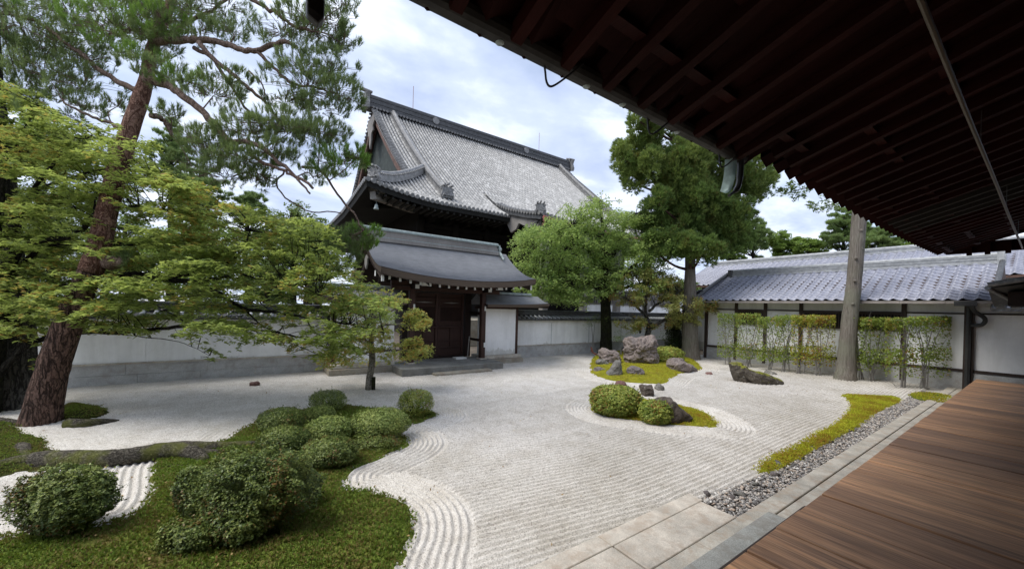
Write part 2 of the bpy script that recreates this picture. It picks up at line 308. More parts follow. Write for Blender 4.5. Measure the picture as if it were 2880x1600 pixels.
# pebbles
t = NT('river_pebbles'); ri = t.n.new('ShaderNodeNewGeometry').outputs['Random Per Island']
M['pebble'] = t.fin(t.ramp(ri, [(0, (.14, .13, .125)), (.3, (.25, .235, .225)), (.55, (.38, .355, .335)), (.75, (.54, .49, .43)), (.88, (.42, .32, .25)), (1, (.78, .76, .72))]), .75, t.bump(t.noise(60), .2, .005), .3)

# ------------------------------------------------------------ object helpers
def tag(o, label=None, cat=None, group=None, kind=None):
    if label: o['label'] = label
    if cat: o['category'] = cat
    if group: o['group'] = group
    if kind: o['kind'] = kind
    return o
def empty(name, loc, label=None, cat=None, group=None):
    o = bpy.data.objects.new(name, None); COL.objects.link(o); o.location = tuple(loc); o.empty_display_size = .3
    return tag(o, label, cat, group)
def link(name, me, mat, parent=None, smooth=False):
    if smooth is True: me.shade_smooth()
    o = bpy.data.objects.new(name, me); COL.objects.link(o)
    if mat is not None: me.materials.append(M[mat] if isinstance(mat, str) else mat)
    if parent is not None:
        o.parent = parent; o.location = -wloc(parent)
    return o
def wloc(o):
    v = Vector(o.location)
    while o.parent: o = o.parent; v += Vector(o.location)
    return v

class MB:
    """collects shapes in world coordinates"""
    def __init__(s): s.v = []; s.f = []; s.n = 0
    def add(s, V, Fc):
        s.v.append(np.asarray(V, float).reshape(-1, 3)); s.f += [tuple(i+s.n for i in f) for f in Fc]; s.n += len(s.v[-1]); return s
    def box(s, x0, x1, y0, y1, z0, z1):
        V = [(x, y, z) for x in (x0, x1) for y in (y0, y1) for z in (z0, z1)]
        return s.add(V, [(0, 1, 3, 2), (4, 6, 7, 5), (0, 4, 5, 1), (2, 3, 7, 6), (0, 2, 6, 4), (1, 5, 7, 3)])
    def beam(s, a, b, w, h, up=(0, 0, 1)):
        a = np.array(a, float); b = np.array(b, float); d = b-a; d /= np.linalg.norm(d); u = np.array(up, float)
        sx = np.cross(d, u); sx /= np.linalg.norm(sx); uu = np.cross(sx, d)
        V = [p+i*sx*w/2+j*uu*h/2 for p in (a, b) for i, j in ((-1, -1), (1, -1), (1, 1), (-1, 1))]
        return s.add(V, [(3, 2, 1, 0), (4, 5, 6, 7), (0, 1, 5, 4), (1, 2, 6, 5), (2, 3, 7, 6), (3, 0, 4, 7)])
    def tube(s, pts, rad, k=8, cap=True, lump=0.0):
        pts = np.asarray(pts, float); n = len(pts); rad = np.broadcast_to(np.asarray(rad, float), (n,))
        T = np.gradient(pts, axis=0); T /= np.linalg.norm(T, axis=1)[:, None]+1e-9
        ref = np.array([0, 0, 1.0]) if abs(T[0][2]) < .9 else np.array([1.0, 0, 0])
        a = np.cross(T[0], ref); a /= np.linalg.norm(a); V = []
        for i in range(n):
            a = a-np.dot(a, T[i])*T[i]; a /= np.linalg.norm(a)+1e-9; b = np.cross(T[i], a)
            for j in range(k):
                th = 2*math.pi*j/k; rr = rad[i]*(1+(lump*(rng.rand()-.5) if lump else 0)); V.append(pts[i]+rr*(math.cos(th)*a+math.sin(th)*b))
        Fc = [(i*k+j, i*k+(j+1) % k, (i+1)*k+(j+1) % k, (i+1)*k+j) for i in range(n-1) for j in range(k)]
        if cap: Fc += [tuple(range(k-1, -1, -1)), tuple(range((n-1)*k, n*k))]
        return s.add(V, Fc)
    def prism(s, poly, off):
        poly = [np.array(p, float) for p in poly]; off = np.array(off, float); n = len(poly)
        return s.add(poly+[p+off for p in poly], [tuple(range(n-1, -1, -1)), tuple(range(n, 2*n))]+[(i, (i+1) % n, n+(i+1) % n, n+i) for i in range(n)])
    def grid(s, A):
        A = np.asarray(A, float); r, c = A.shape[:2]
        return s.add(A, [(i*c+j, i*c+j+1, (i+1)*c+j+1, (i+1)*c+j) for i in range(r-1) for j in range(c-1)])
    def ball(s, c, rx, ry=None, rz=None, ku=10, kv=6):
        ry = ry or rx; rz = rz or rx; c = np.array(c, float)
        V = [c+np.array([rx*math.sin(math.pi*i/kv)*math.cos(2*math.pi*j/ku), ry*math.sin(math.pi*i/kv)*math.sin(2*math.pi*j/ku), rz*math.cos(math.pi*i/kv)]) for i in range(kv+1) for j in range(ku)]
        return s.add(V, [(i*ku+j, (i+1)*ku+j, (i+1)*ku+(j+1) % ku, i*ku+(j+1) % ku) for i in range(kv) for j in range(ku)])
    def build(s, name, mat, parent=None, smooth=False, bevel=0.0, fix=True):
        me = bpy.data.meshes.new(name); me.from_pydata(np.concatenate(s.v).tolist(), [], s.f)
        if fix or bevel:
            bm = bmesh.new(); bm.from_mesh(me)
            if fix: bmesh.ops.recalc_face_normals(bm, faces=bm.faces)
            if bevel:
                bmesh.ops.bevel(bm, geom=[e for e in bm.edges if e.calc_face_angle(0) > .6], offset=bevel, segments=1, affect='EDGES')
            bm.to_mesh(me); bm.free()
        me.update()
        return link(name, me, mat, parent, smooth)

def polymesh(name, V, mat, parent=None):
    """V: (N,k,3) separate polygons"""
    V = np.asarray(V, np.float32); n, k = V.shape[:2]; me = bpy.data.meshes.new(name)
    if n == 0: V = np.zeros((1, k, 3), np.float32); n = 1
    me.vertices.add(n*k); me.vertices.foreach_set('co', V.reshape(-1))
    me.loops.add(n*k); me.loops.foreach_set('vertex_index', np.arange(n*k, dtype=np.int32))
    me.polygons.add(n); me.polygons.foreach_set('loop_start', np.arange(0, n*k, k, dtype=np.int32)); me.polygons.foreach_set('loop_total', np.full(n, k, np.int32))
    me.update(calc_edges=True); return link(name, me, mat, parent)
def gridmesh(name, A, mat, parent=None, smooth=True, keep=None):
    A = np.asarray(A, np.float32); r, c = A.shape[:2]; me = bpy.data.meshes.new(name)
    idx = np.arange(r*c, dtype=np.int32).reshape(r, c)
    q = np.stack([idx[:-1, :-1], idx[1:, :-1], idx[1:, 1:], idx[:-1, 1:]], -1).reshape(-1, 4)
    if keep is not None: q = q[keep.reshape(-1)]
    me.vertices.add(r*c); me.vertices.foreach_set('co', A.reshape(-1)); n = len(q)
    me.loops.add(n*4); me.loops.foreach_set('vertex_index', q.reshape(-1))
    me.polygons.add(n); me.polygons.foreach_set('loop_start', np.arange(0, n*4, 4, dtype=np.int32)); me.polygons.foreach_set('loop_total', np.full(n, 4, np.int32))
    me.update(calc_edges=True); return link(name, me, mat, parent, smooth)

def unit(a): return a/(np.linalg.norm(a, axis=-1, keepdims=True)+1e-9)
SHAPES = {'leaf': [(0, 0), (.5, .27), (1, 0), (.5, -.27)], 'round': [(0, 0), (.4, .36), (1, .1), (.8, -.3)], 'narrow': [(0, 0), (.45, .16), (1, 0), (.45, -.16)],
          'maple': [(0, 0), (.30, .80), (.38, .22), (1.0, 0), (.38, -.22), (.30, -.80)]}
def leaves(C, size, nrm, shape='leaf', jit=.5):
    C = np.asarray(C, float); n = len(C); nr = unit(np.asarray(nrm, float)+rng.normal(size=(n, 3))*jit)
    u = unit(np.cross(nr, rng.normal(size=(n, 3)))); v = np.cross(nr, u); s = np.broadcast_to(size, (n,))*(rng.uniform(.7, 1.2, n))
    sh = SHAPES[shape]; out = np.empty((n, len(sh), 3))
    for i, (a, b) in enumerate(sh): out[:, i] = C+(s*(a-.4))[:, None]*u+(s*b)[:, None]*v-((abs(b)*.25*s)[:, None]*nr)
    return out
def blades(C, D, ln, w):
    """single triangles from C along D"""
    n = len(C); D = unit(D); side = unit(np.cross(D, rng.normal(size=(n, 3)))); ln = np.broadcast_to(ln, (n,))[:, None]; w = np.broadcast_to(w, (n,))[:, None]
    return np.stack([C+side*w, C-side*w, C+D*ln], 1)
def tufts(C, A, k, ln, w, spread=.6, body=.12):
    """needle shoots at C along A"""
    C = np.repeat(C, k, 0); A = np.repeat(unit(A), k, 0); n = len(C)
    base = C+A*(rng.rand(n)*body)[:, None]; D = A+rng.normal(size=(n, 3))*spread
    return blades(base, D, ln*rng.uniform(.7, 1.15, n), w)
def smooth_path(pts, m=6):
    pts = np.asarray(pts, float); 
    if len(pts) < 3: return np.array([pts[0]+(pts[-1]-pts[0])*i/m for i in range(m+1)])
    p = np.vstack([2*pts[0]-pts[1], pts, 2*pts[-1]-pts[-2]]); o = []
    for i in range(1, len(p)-2):
        for j in range(m):
            t_ = j/m; a, b, c_, d = p[i-1], p[i], p[i+1], p[i+2]
            o.append(.5*((2*b)+(-a+c_)*t_+(2*a-5*b+4*c_-d)*t_**2+(-a+3*b-3*c_+d)*t_**3))
    o.append(pts[-1]); return np.array(o)
def limb(mb, pts, r0, r1, k=8, wob=.0, m=5):
    p = smooth_path(pts, m); 
    if wob: p[1:-1] += rng.normal(size=(len(p)-2, 3))*wob
    mb.tube(p, np.linspace(r0, r1, len(p)), k, True, .12); return p
def limbr(mb, pts, rads, k=12, m=5, lump=.1):
    p = smooth_path(pts, m); r = np.interp(np.linspace(0, 1, len(p)), np.linspace(0, 1, len(rads)), rads); mb.tube(p, r, k, True, lump); return p
def twig(mb, a, b, r=.006, sag=.05):
    a = np.asarray(a); b = np.asarray(b); mid = (a+b)/2+np.array([rng.normal()*.05, rng.normal()*.05, abs(rng.normal())*sag+.02])
    mb.tube(np.array([a, mid, b]), [r*1.8, r*1.3, r*.6], 3, False)
def nearest(paths, c):
    q = np.concatenate(paths); return q[np.argmin(((q-c)**2).sum(1)+(q[:, 2] > c[2]+.3)*.3)]
def inpoly(x, y, poly):
    poly = np.asarray(poly, float); ins = np.zeros(np.shape(x), bool); j = len(poly)-1
    for i in range(len(poly)):
        xi, yi = poly[i][:2]; xj, yj = poly[j][:2]
        ins ^= ((yi > y) != (yj > y)) & (x < (xj-xi)*(y-yi)/(yj-yi+1e-12)+xi); j = i
    return ins
def sdist(x, y, poly):
    poly = np.asarray(poly, float)[:, :2]; d = np.full(np.shape(x), 1e9)
    for i in range(len(poly)):
        a, b = poly[i-1], poly[i]; ab = b-a; L2 = (ab**2).sum()+1e-12
        t_ = np.clip(((x-a[0])*ab[0]+(y-a[1])*ab[1])/L2, 0, 1); d = np.minimum(d, np.hypot(x-a[0]-t_*ab[0], y-a[1]-t_*ab[1]))
    return np.where(inpoly(x, y, poly), -d, d)
def smpoly(poly, m=5):
    p = np.asarray(poly, float); n = len(p); o = []
    for i in range(n):
        a, b, c_, d = p[i-1], p[i], p[(i+1) % n], p[(i+2) % n]
        for j in range(m):
            t_ = j/m; o.append(.5*((2*b)+(-a+c_)*t_+(2*a-5*b+4*c_-d)*t_**2+(-a+3*b-3*c_+d)*t_**3))
    return np.array(o)
def fnoise(x, y, sc, seed=0):
    r_ = np.random.RandomState(seed); o = 0*x
    for i in range(7):
        a = r_.rand()*6.28; k = sc*r_.uniform(.6, 1.8); o = o+np.sin((x*math.cos(a)+y*math.sin(a))*k+r_.rand()*6.28)
    return o/7

# ------------------------------------------------------------ ground, gravel, moss
mb = MB(); mb.box(-300, 300, -300, 300, -.6, -.12); tag(mb.build('ground', 'soil'), kind='structure')
pen_px = [(1080, 1640), (1125, 1560), (1152, 1500), (1150, 1450), (1112, 1415), (1040, 1388), (970, 1378), (962, 1345), (990, 1318), (1060, 1290), (1135, 1258), (1140, 1238),
          (1118, 1222), (1140, 1200), (1180, 1188), (1226, 1170), (1200, 1160), (1110, 1160), (1040, 1152), (950, 1142), (860, 1155), (760, 1180), (690, 1208), (650, 1238), (560, 1262), (470, 1270), (440, 1312), (440, 1375), (415, 1425), (350, 1462), (250, 1485), (0, 1515), (-150, 1530), (-150, 1750), (900, 1750)]
isl = {}
isl['moss_peninsula'] = smpoly([G(*p)[:2] for p in pen_px], 3)
isl['moss_island_rocks'] = smpoly([G(*p)[:2] for p in [(1665, 1046), (1690, 1062), (1728, 1071), (1777, 1076), (1836, 1079), (1866, 1077), (1888, 1061), (1920, 1049), (1965, 1042), (1968, 1028), (1940, 1008), (1900, 996), (1800, 990), (1700, 992), (1668, 1010)]], 3)
isl['moss_island_bush'] = smpoly([G(*p)[:2] for p in [(1668, 1148), (1689, 1165), (1738, 1177), (1816, 1186), (1875, 1194), (1933, 1196), (1992, 1201), (2016, 1195), (1994, 1172), (1953, 1153), (1930, 1148), (1860, 1132), (1760, 1122), (1700, 1130)]], 3)
isl['moss_strip'] = smpoly([G(*p)[:2] for p in [(2133, 1332), (2150, 1308), (2175, 1288), (2235, 1262), (2275, 1240), (2300, 1222), (2345, 1202), (2372, 1180), (2396, 1155), (2398, 1138), (2385, 1120), (2370, 1113), (2440, 1114), (2525, 1121), (2512, 1138), (2470, 1155), (2430, 1182), (2350, 1235), (2290, 1265), (2240, 1300), (2190, 1318)]], 3)
isl['moss_patch'] = smpoly([G(*p)[:2] for p in [(2560, 1110), (2620, 1107), (2676, 1118), (2655, 1136), (2620, 1132), (2580, 1124)]], 3)
isl['moss_pine'] = smpoly([G(*p)[:2] for p in [(-200, 1370), (-60, 1350), (30, 1330), (110, 1320), (200, 1312), (190, 1290), (140, 1280), (115, 1240), (60, 1225), (20, 1190), (-40, 1180), (-200, 1190)]], 3)
isl['moss_mound'] = smpoly([G(*p)[:2] for p in [(175, 1148), (230, 1143), (275, 1150), (298, 1160), (270, 1172), (225, 1178), (178, 1172)]], 3)
GX0, GX1, GY0, GY1 = -12.45, -1.70, -7.0, 17.5
def gravel_h(x, y):
    base = x+np.where(y < 3.5, .17*(3.5-y), 0)+.03*np.sin(y*.9)
    lin = base+.05*np.sin(y*.45+x*.2)
    left = np.clip((-6.0-x)/2.5+(1.5-y)*.1, 0, 1)
    lin2 = -.80*x+.58*y+.10*np.sin(x*.9+y*.7); wl = np.clip((left-.4)/.2, 0, 1)
    best = np.full(x.shape, 9.0)
    for k in isl:
        if k in ('moss_patch', 'moss_mound', 'moss_strip'): continue
        best = np.minimum(best, sdist(x, y, isl[k]))
    best = np.where(inpoly(x, y, isl['moss_strip']), -1.0, best)
    near = best < .56; cw = lambda p: (.5+.5*np.cos(2*math.pi*p/.072))**1.35
    seam = np.clip(np.abs(best-.56)/.03, .35, 1)
    h = np.where(near, cw(best), cw(lin)*(1-wl)+cw(lin2)*wl)
    amp = .036*np.where(near, .9, 1.0)*(.85+.3*fnoise(x, y, 1.7, 3))*np.where(best < 0, .1, 1)*seam
    amp = amp*np.clip((12.2+x)/.8, .15, 1)*(1-.62*wl)
    return h*amp+.006*fnoise(x, y, 14, 5)+.005*fnoise(x, y, 37, 6)
def gravel_patch(name, x0, x1, y0, y1, st):
    xs = np.concatenate([np.arange(x0, -6.8, .022), np.arange(-6.8, x1, .013)]); ys = np.concatenate([np.arange(y0, -1.5, .03), np.arange(-1.5, 8, .013), np.arange(8, y1, .022)]); X, Y = np.meshgrid(xs, ys, indexing='ij')
    Z = gravel_h(X, Y)-.01+rng.normal(size=X.shape)*.0013
    return X, Y, Z
X, Y, Z = gravel_patch('g', GX0, GX1, GY0, GY1, .020)
e = (X > -2.02) | ((X > -2.22) & (Y < 3.93))
Z = np.where(e, -.04, Z)
tag(gridmesh('gravel', np.stack([X, Y, Z], -1), 'gravel'), kind='structure')

def mosspatch(key, mat, tmat, hgt=.05, st=.05, ntuft=4000, tl=.02, label=None, name='moss'):
    poly = isl[key]; x0, y0 = poly.min(0); x1, y1 = poly.max(0)
    xs = np.arange(x0-.1, x1+.1, st); ys = np.arange(y0-.1, y1+.1, st); X, Y = np.meshgrid(xs, ys, indexing='ij')
    d = -sdist(X, Y, poly)+.07*fnoise(X, Y, 7, 8)+.06*fnoise(X, Y, 24, 9)
    Z = .022+hgt*(1-np.exp(-np.maximum(d, 0)*5))+.018*fnoise(X, Y, 7, 2)*(d > .05)+.010*fnoise(X, Y, 22, 4)+rng.normal(size=X.shape)*.003
    Z = np.where(d < 0, np.maximum(-.06, .022+d*.8), Z)
    keep = (d[:-1, :-1] > -.07) | (d[1:, 1:] > -.07)
    o = gridmesh(name, np.stack([X, Y, Z], -1), mat, None, True, keep); tag(o, label, None, None, 'stuff')
    if ntuft:
        px = rng.uniform(x0, x1, ntuft*3); py = rng.uniform(y0, y1, ntuft*3); dd = -sdist(px, py, poly); ok = dd > -.09*rng.rand(len(dd))**2
        px, py, dd = px[ok][:ntuft], py[ok][:ntuft], dd[ok][:ntuft]
        pz = .03+hgt*(1-np.exp(-np.maximum(dd, 0)*5))+.016*fnoise(px, py, 7, 2)*(dd > .05)+.010*fnoise(px, py, 22, 4)
        C = np.stack([px, py, pz], -1); T = tufts(C, np.tile([0, 0, 1.0], (len(C), 1)), 5, tl, tl*.22, .7, .004)
        polymesh('moss_tufts', T, tmat, o)
    return o
mosspatch('moss_peninsula', 'moss', 'moss_tuft', .025, .04, 26000, .028, 'dark green moss around the clipped bushes')
mosspatch('moss_island_rocks', 'mossy', 'moss_tufty', .10, .06, 5000, .03, 'yellow green moss island around the standing rocks')
mosspatch('moss_island_bush', 'mossy', 'moss_tufty', .05, .05, 4500, .025, 'small moss island under the two round bushes')
mosspatch('moss_strip', 'mossy', 'moss_tufty', .04, .04, 9000, .022, 'strip of moss between raked gravel and pebbles')
mosspatch('moss_patch', 'moss', 'moss_tufty', .04, .05, 900, .03, 'bright moss patch near the end of the veranda')
mosspatch('moss_pine', 'moss_dark', 'moss_tuft', .10, .05, 5000, .02, 'moss on the ground at the foot of the red pine')
mosspatch('moss_mound', 'moss_dark', 'moss_tuft', .14, .04, 1500, .02, 'low mossy hump behind the pine trunk')

# pavement, kerbs, pebbles
pv = MB()
pv.box(-2.22, -2.055, .3, 2.49, -.1, .036); pv.box(-2.22, -2.055, 2.50, 3.93, -.1, .033)
for y0, y1 in ((-.6, .95), (.962, 2.48), (2.49, 2.495), (2.50, 3.86)):
    if y1-y0 > .1: pv.box(-2.045, -1.70, y0, y1, -.1, .040)
tag(pv.build('pavement', 'slab', None, False, .006), kind='structure')
kb = MB()
y = -1.0
for L_ in (2.1, 2.05, 2.4, 2.3, 2.2, 2.5, 2.1, 2.4):
    kb.box(-1.69, -1.515, y, y+L_-.008, -.1, .045); y += L_
y = -.4
for L_ in (2.3, 2.2, 2.4, 2.3, 2.2, 2.5, 2.3, 2.2):
    kb.box(-1.505, -1.20, y, y+L_-.008, -.1, .04); y += L_
tag(kb.build('kerb', 'kerb', None, False, .006), kind='structure')
tag(MB().box(-1.52, -1.02, -.9, 4.10, .046, .115).build('stepping_slab', 'dark_slab', None, False, .01), 'dark grey stone slab lying under the near edge of the veranda', 'stone slab')
def blobs(C, S):
    """many low poly stones: octa-like"""
    n = len(C); base = unit(np.array([(1, 0, 0), (-1, 0, 0), (0, 1, 0), (0, -1, 0), (0, 0, 1), (0, 0, -1), (.7, .7, .3), (-.7, .7, .35), (-.7, -.7, .3), (.7, -.7, .35)], float))
    V = base[None]*rng.uniform(.75, 1.1, (n, 10, 1))*S[:, None, :]; a = rng.rand(n)*6.28; ca, sa = np.cos(a)[:, None], np.sin(a)[:, None]
    x = V[..., 0]*ca-V[..., 1]*sa; yy = V[..., 0]*sa+V[..., 1]*ca; tl = rng.normal(size=(n, 1))*.35
    V = np.stack([x, yy, V[..., 2]+x*tl], -1)+C[:, None]
    Fq = [(4, 0, 6), (4, 6, 2), (4, 2, 7), (4, 7, 1), (4, 1, 8), (4, 8, 3), (4, 3, 9), (4, 9, 0), (5, 6, 0), (5, 2, 6), (5, 7, 2), (5, 1, 7), (5, 8, 1), (5, 3, 8), (5, 9, 3), (5, 0, 9)]
    return V, Fq
def stones(name, C, S, mat, smooth=False):
    V, Fq = blobs(C, S); n = len(C); me = bpy.data.meshes.new(name); f = (np.array(Fq)[None]+np.arange(n)[:, None, None]*10).reshape(-1, 3).astype(np.int32)
    me.vertices.add(n*10); me.vertices.foreach_set('co', V.astype(np.float32).reshape(-1)); me.loops.add(len(f)*3); me.loops.foreach_set('vertex_index', f.reshape(-1))
    me.polygons.add(len(f)); me.polygons.foreach_set('loop_start', np.arange(0, len(f)*3, 3, dtype=np.int32)); me.polygons.foreach_set('loop_total', np.full(len(f), 3, np.int32))
    me.update(calc_edges=True); return link(name, me, mat, None, smooth)
n = 9000; yy = 3.86+(rng.rand(n)**1.15)*11.2; xx = rng.uniform(-2.08, -1.70, n); edge = -2.02-.10*np.clip((5.2-yy)/1.3, 0, 1)
xx = edge+(xx+2.08)/.38*(-1.70-edge); S = rng.uniform(.010, .024, (n, 3))*np.array([1.25, 1, .6]); S *= np.where(rng.rand(n) < .08, 1.5, 1)[:, None]
C = np.stack([xx, yy, rng.uniform(-.012, .012, n)], -1); 
Xp, Yp = np.meshgrid(np.linspace(-2.04, -1.69, 8), np.linspace(3.86, 15.4, 120), indexing='ij'); 
tag(gridmesh('pebble_bed', np.stack([Xp, Yp, -.012+0*Xp], -1), 'soil'), kind='structure')
tag(stones('pebbles', C, S, 'pebble'), 'grey river pebbles in the drip channel beside the veranda', None, None, 'stuff')
# loose flat stones edging the pebble channel
e_px = [(2085, 1392, 26), (2060, 1402, 16), (2120, 1363, 24), (2175, 1335, 24), (2200, 1315, 26), (2250, 1290, 20), (2290, 1262, 22), (2330, 1243, 18), (1965, 1408, 20), (1990, 1392, 18), (2380, 1212, 18)]
for i, (px, py, w) in enumerate(e_px):
    p = G(px, py); r_ = w*depth(p)/F/1.0
    o = stones('edging_stone', np.array([[p[0], p[1], .012]]), np.array([[r_*.75, r_*.6, .03]]), 'rock_purple' if i % 2 else 'rock_grey')
    tag(o, 'flat %s stone edging the pebble channel, %s of eleven from the paving' % ('purplish' if i % 2 else 'grey', ['fourth', 'third', 'fifth', 'sixth', 'seventh', 'eighth', 'ninth', 'tenth', 'first', 'second', 'last'][i]), 'edging stone', 'flat stones edging the pebble channel')
# scattered coarse gravel lumps on the raked ground nearest the camera
n = 9000; xx = rng.uniform(-6.2, -2.1, n); yy = rng.uniform(-.5, 6.5, n); ok = np.ones(n, bool)
for k in isl: ok &= sdist(xx, yy, isl[k]) > .0
xx, yy = xx[ok], yy[ok]; zz_ = gravel_h(xx, yy)-.006
t = NT('gravel_grains'); ri = t.n.new('ShaderNodeNewGeometry').outputs['Random Per Island']
M['grain'] = t.fin(t.ramp(ri, [(0, (.26, .23, .20)), (.25, (.55, .52, .48)), (.6, (.80, .77, .73)), (1, (.92, .89, .85))]), .85, None, .2)
tag(stones('gravel_grains', np.stack([xx, yy, zz_], -1), rng.uniform(.003, .006, (len(xx), 3))*np.array([1.2, 1, .8]), 'grain'), 'loose white stone chips on the raked gravel', None, None, 'stuff')

# ------------------------------------------------------------ veranda building (near)
hall = empty('veranda', (-1, 6, 0), 'wooden veranda with dark boards under a deep tiled eave', 'veranda')
dk = MB(); ys = [-1.5]; 
while ys[-1] < 15.2:
    ys.append(ys[-1]+.455)
for a, b in zip(ys[:-1], ys[1:]):
    b = min(b, 15.2); x0 = -1.08+rng.uniform(-.004, .004); zt = .5+rng.uniform(-.004, .004)
    dk.box(x0, 6.0, a+.010, b-.010, .455, zt)
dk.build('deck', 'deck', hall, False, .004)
MB().box(-1.105, -1.07, -1.5, 3.64, .415, .488).build('edge_rail', 'post_wood', hall, False, .012)
MB().box(-.95, -.80, -1.5, 15.1, .30, .45).build('deck_beam', 'gate_dark', hall)
MB().box(-.70, -.66, -1.5, 15.1, -.1, .45).build('skirting', 'hall_wood', hall)
MB().box(5.9, 6.1, -3, 15.2, .3, 6.5).box(-1, 6, -3.2, -3.0, .3, 6.5).build('rear_wall', 'gate_dark', hall)
for yp in (2.2, 5.9, 9.6, 13.3): MB().box(-.93, -.75, yp-.09, yp+.09, -.1, .30).build('deck_post', 'post_wood', hall)
SL = .31
def rz(x): return 3.66+SL*(x+1.9)
XE = -1.90
y = 0.87-.405*5
k_ = 0; YEND = 15.6
edge_of = lambda yy: -1.93 if yy < 4.25 else (-1.80-.05*min(1, (yy-4.3)/3))
while y < YEND:
    lift = .12*max(0, (y-9)/6.6)**1.5
    xe = XE if y < 4.25 else -1.72
    mat = 'eave_grey' if k_ in (26, 27, 28, 29) else 'eave_wood'
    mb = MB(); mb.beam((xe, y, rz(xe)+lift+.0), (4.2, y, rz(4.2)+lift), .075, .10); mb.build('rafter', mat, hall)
    y += .405; k_ += 1
# boards above the rafters, with stepped tile edge beyond the gutter
bd = MB()
A = np.array([[(x, yy, rz(x)+.055+.12*max(0, (yy-9)/6.6)**1.5) for yy in np.linspace(-2, YEND+.2, 40)] for x in (-1.74, 0, 2, 4.4)]); bd.grid(A); A2 = A.copy(); A2[..., 2] += .06; bd.grid(A2)
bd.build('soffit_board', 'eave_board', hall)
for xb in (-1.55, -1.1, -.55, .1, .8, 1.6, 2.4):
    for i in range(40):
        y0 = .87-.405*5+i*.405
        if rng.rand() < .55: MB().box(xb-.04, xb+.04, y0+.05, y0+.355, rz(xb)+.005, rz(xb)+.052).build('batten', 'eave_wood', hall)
te = MB(); y = -2.0
while y < YEND:
    w = .33; lift = .12*max(0, (y-9)/6.6)**1.5; x0 = -2.0 if y < 4.3 else -1.88; q = .085
    for (dy, dz) in ((0, 0),):
        zt = rz(x0)+.075+lift
        te.add([(x0, y, zt), (x0+.02, y+w*.30, zt-q), (x0, y+w*.9, zt+.01), (x0, y+w, zt+.05), (x0+1.2, y+w, zt+.42), (x0+1.2, y, zt+.40), (x0+.0, y, zt+.06), (x0, y+w*.45, zt+.02)],
               [(0, 1, 7, 6), (1, 2, 3, 7), (0, 5, 4, 3, 2, 1), (6, 7, 3, 4, 5)])
    y += w
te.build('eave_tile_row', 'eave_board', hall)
rf = MB(); rf.add([(-1.95, -2.2, 3.78), (-1.82, YEND+.3, 3.93), (6, YEND+.3, 6.25), (6, -2.2, 6.25)], [(0, 1, 2, 3)]); rf.build('roof', 'tile_mid', hall)
# gutter with brackets
gu = MB(); nn = 12; pts = [(-1.95, yy, 3.70) for yy in np.linspace(-2, 4.32, 24)]
ring = [(math.cos(a)*.075, math.sin(a)*.075) for a in np.linspace(math.pi, 2*math.pi, 9)]
A = np.array([[(p[0]+cx_, p[1], p[2]+cz_) for (cx_, cz_) in ring] for p in pts]); gu.grid(A); A2 = A.copy(); A2[..., 0] = -1.95+(A[..., 0]+1.95)*.94; A2[..., 2] = 3.70+(A[..., 2]-3.70)*.94; gu.grid(A2)
gu.add([(-1.95+a, 4.32, 3.70+b) for a, b in ring], [tuple(range(9))])
gut = gu.build('gutter', 'gutter', hall, False)
for yy in (.28, 1.57, 2.69, 3.88):
    h_ = MB(); h_.tube(smooth_path([(-1.96, yy-.02, 3.66), (-1.965, yy, 3.60), (-1.96, yy+.01, 3.53), (-1.955, yy+.04, 3.505), (-1.93, yy+.09, 3.535), (-1.88, yy+.2, 3.64), (-1.86, yy+.25, 3.69)], 5), .0075, 6); h_.build('gutter_hook', 'iron', gut)
for yy in (.3, 1.2, 1.95, 2.35, 3.1): MB().ball((-1.955, yy, 3.63), .03, .03, .018, 8, 5).build('gutter_joint', 'copper_grey', gut)
# leaf shaped spout hanging at the gutter's end
spo = MB(); S0 = np.array([-1.95, 4.10, 3.66])
for sgn, mt in ((-1, 0), (1, 1)):
    A = []
    for i in range(10):
        u = i/9; w_ = .009+.011*math.sin(math.pi*min(1, u*1.05))+.01; cy_ = S0[1]+sgn*.042*(1-.35*u)-.10*u**2.5; zz0 = S0[2]-.04-.36*u
        A.append([(S0[0]-.02+(j-1.5)*.018+.01, cy_+(j-1.5)*w_*.55, zz0+(abs(j-1.5)-.5)*.012) for j in range(4)])
    spo.grid(np.array(A))
    B = np.array(A); B[..., 0] += .006; B[..., 1] += .004; spo.grid(B)
so = spo.build('spout', 'copper', hall, True)
MB().tube(smooth_path([(-1.93, 4.25, 3.72), (-1.93, 4.25, 3.50), (-1.93, 4.20, 3.34), (-1.95, 4.07, 3.24)], 5), [.035]*7+[.03]*5+[.016]*4, 8).build('drain_elbow', 'iron', hall)
pl = MB(); pl.tube([(-.445, yy, 3.76+.008*math.sin(yy)) for yy in np.linspace(-1.5, 15.2, 30)], .016, 8)
po = pl.build('bamboo_pole', 'pole'); tag(po, 'long pale bamboo pole hung under the dark rafters', 'pole')
for yy in (2.3, 6.0, 9.7, 13.2): MB().tube([(-.445, yy, 3.76), (-.445, yy, 4.12)], .004, 5).build('hanging_wire', 'iron', po)
q0 = onp(885, 64, 0, -1.93); b = MB(); V = []
for z_, w_ in ((q0[2], .020), (q0[2]+.03, .032), (q0[2]+.5, .034)):
    for a, c_ in ((-1, -1), (1, -1), (1, 1), (-1, 1)): V.append((q0[0]+a*w_, q0[1]+c_*w_*1.1-(.010 if z_ == q0[2] else 0), z_-(.012*c_)))
b.add(V, [(3, 2, 1, 0), (8, 9, 10, 11)]+[(i*4+j, i*4+(j+1) % 4, (i+1)*4+(j+1) % 4, (i+1)*4+j) for i in range(2) for j in range(4)]); b.build('drain_box', 'iron', hall, False, .004)
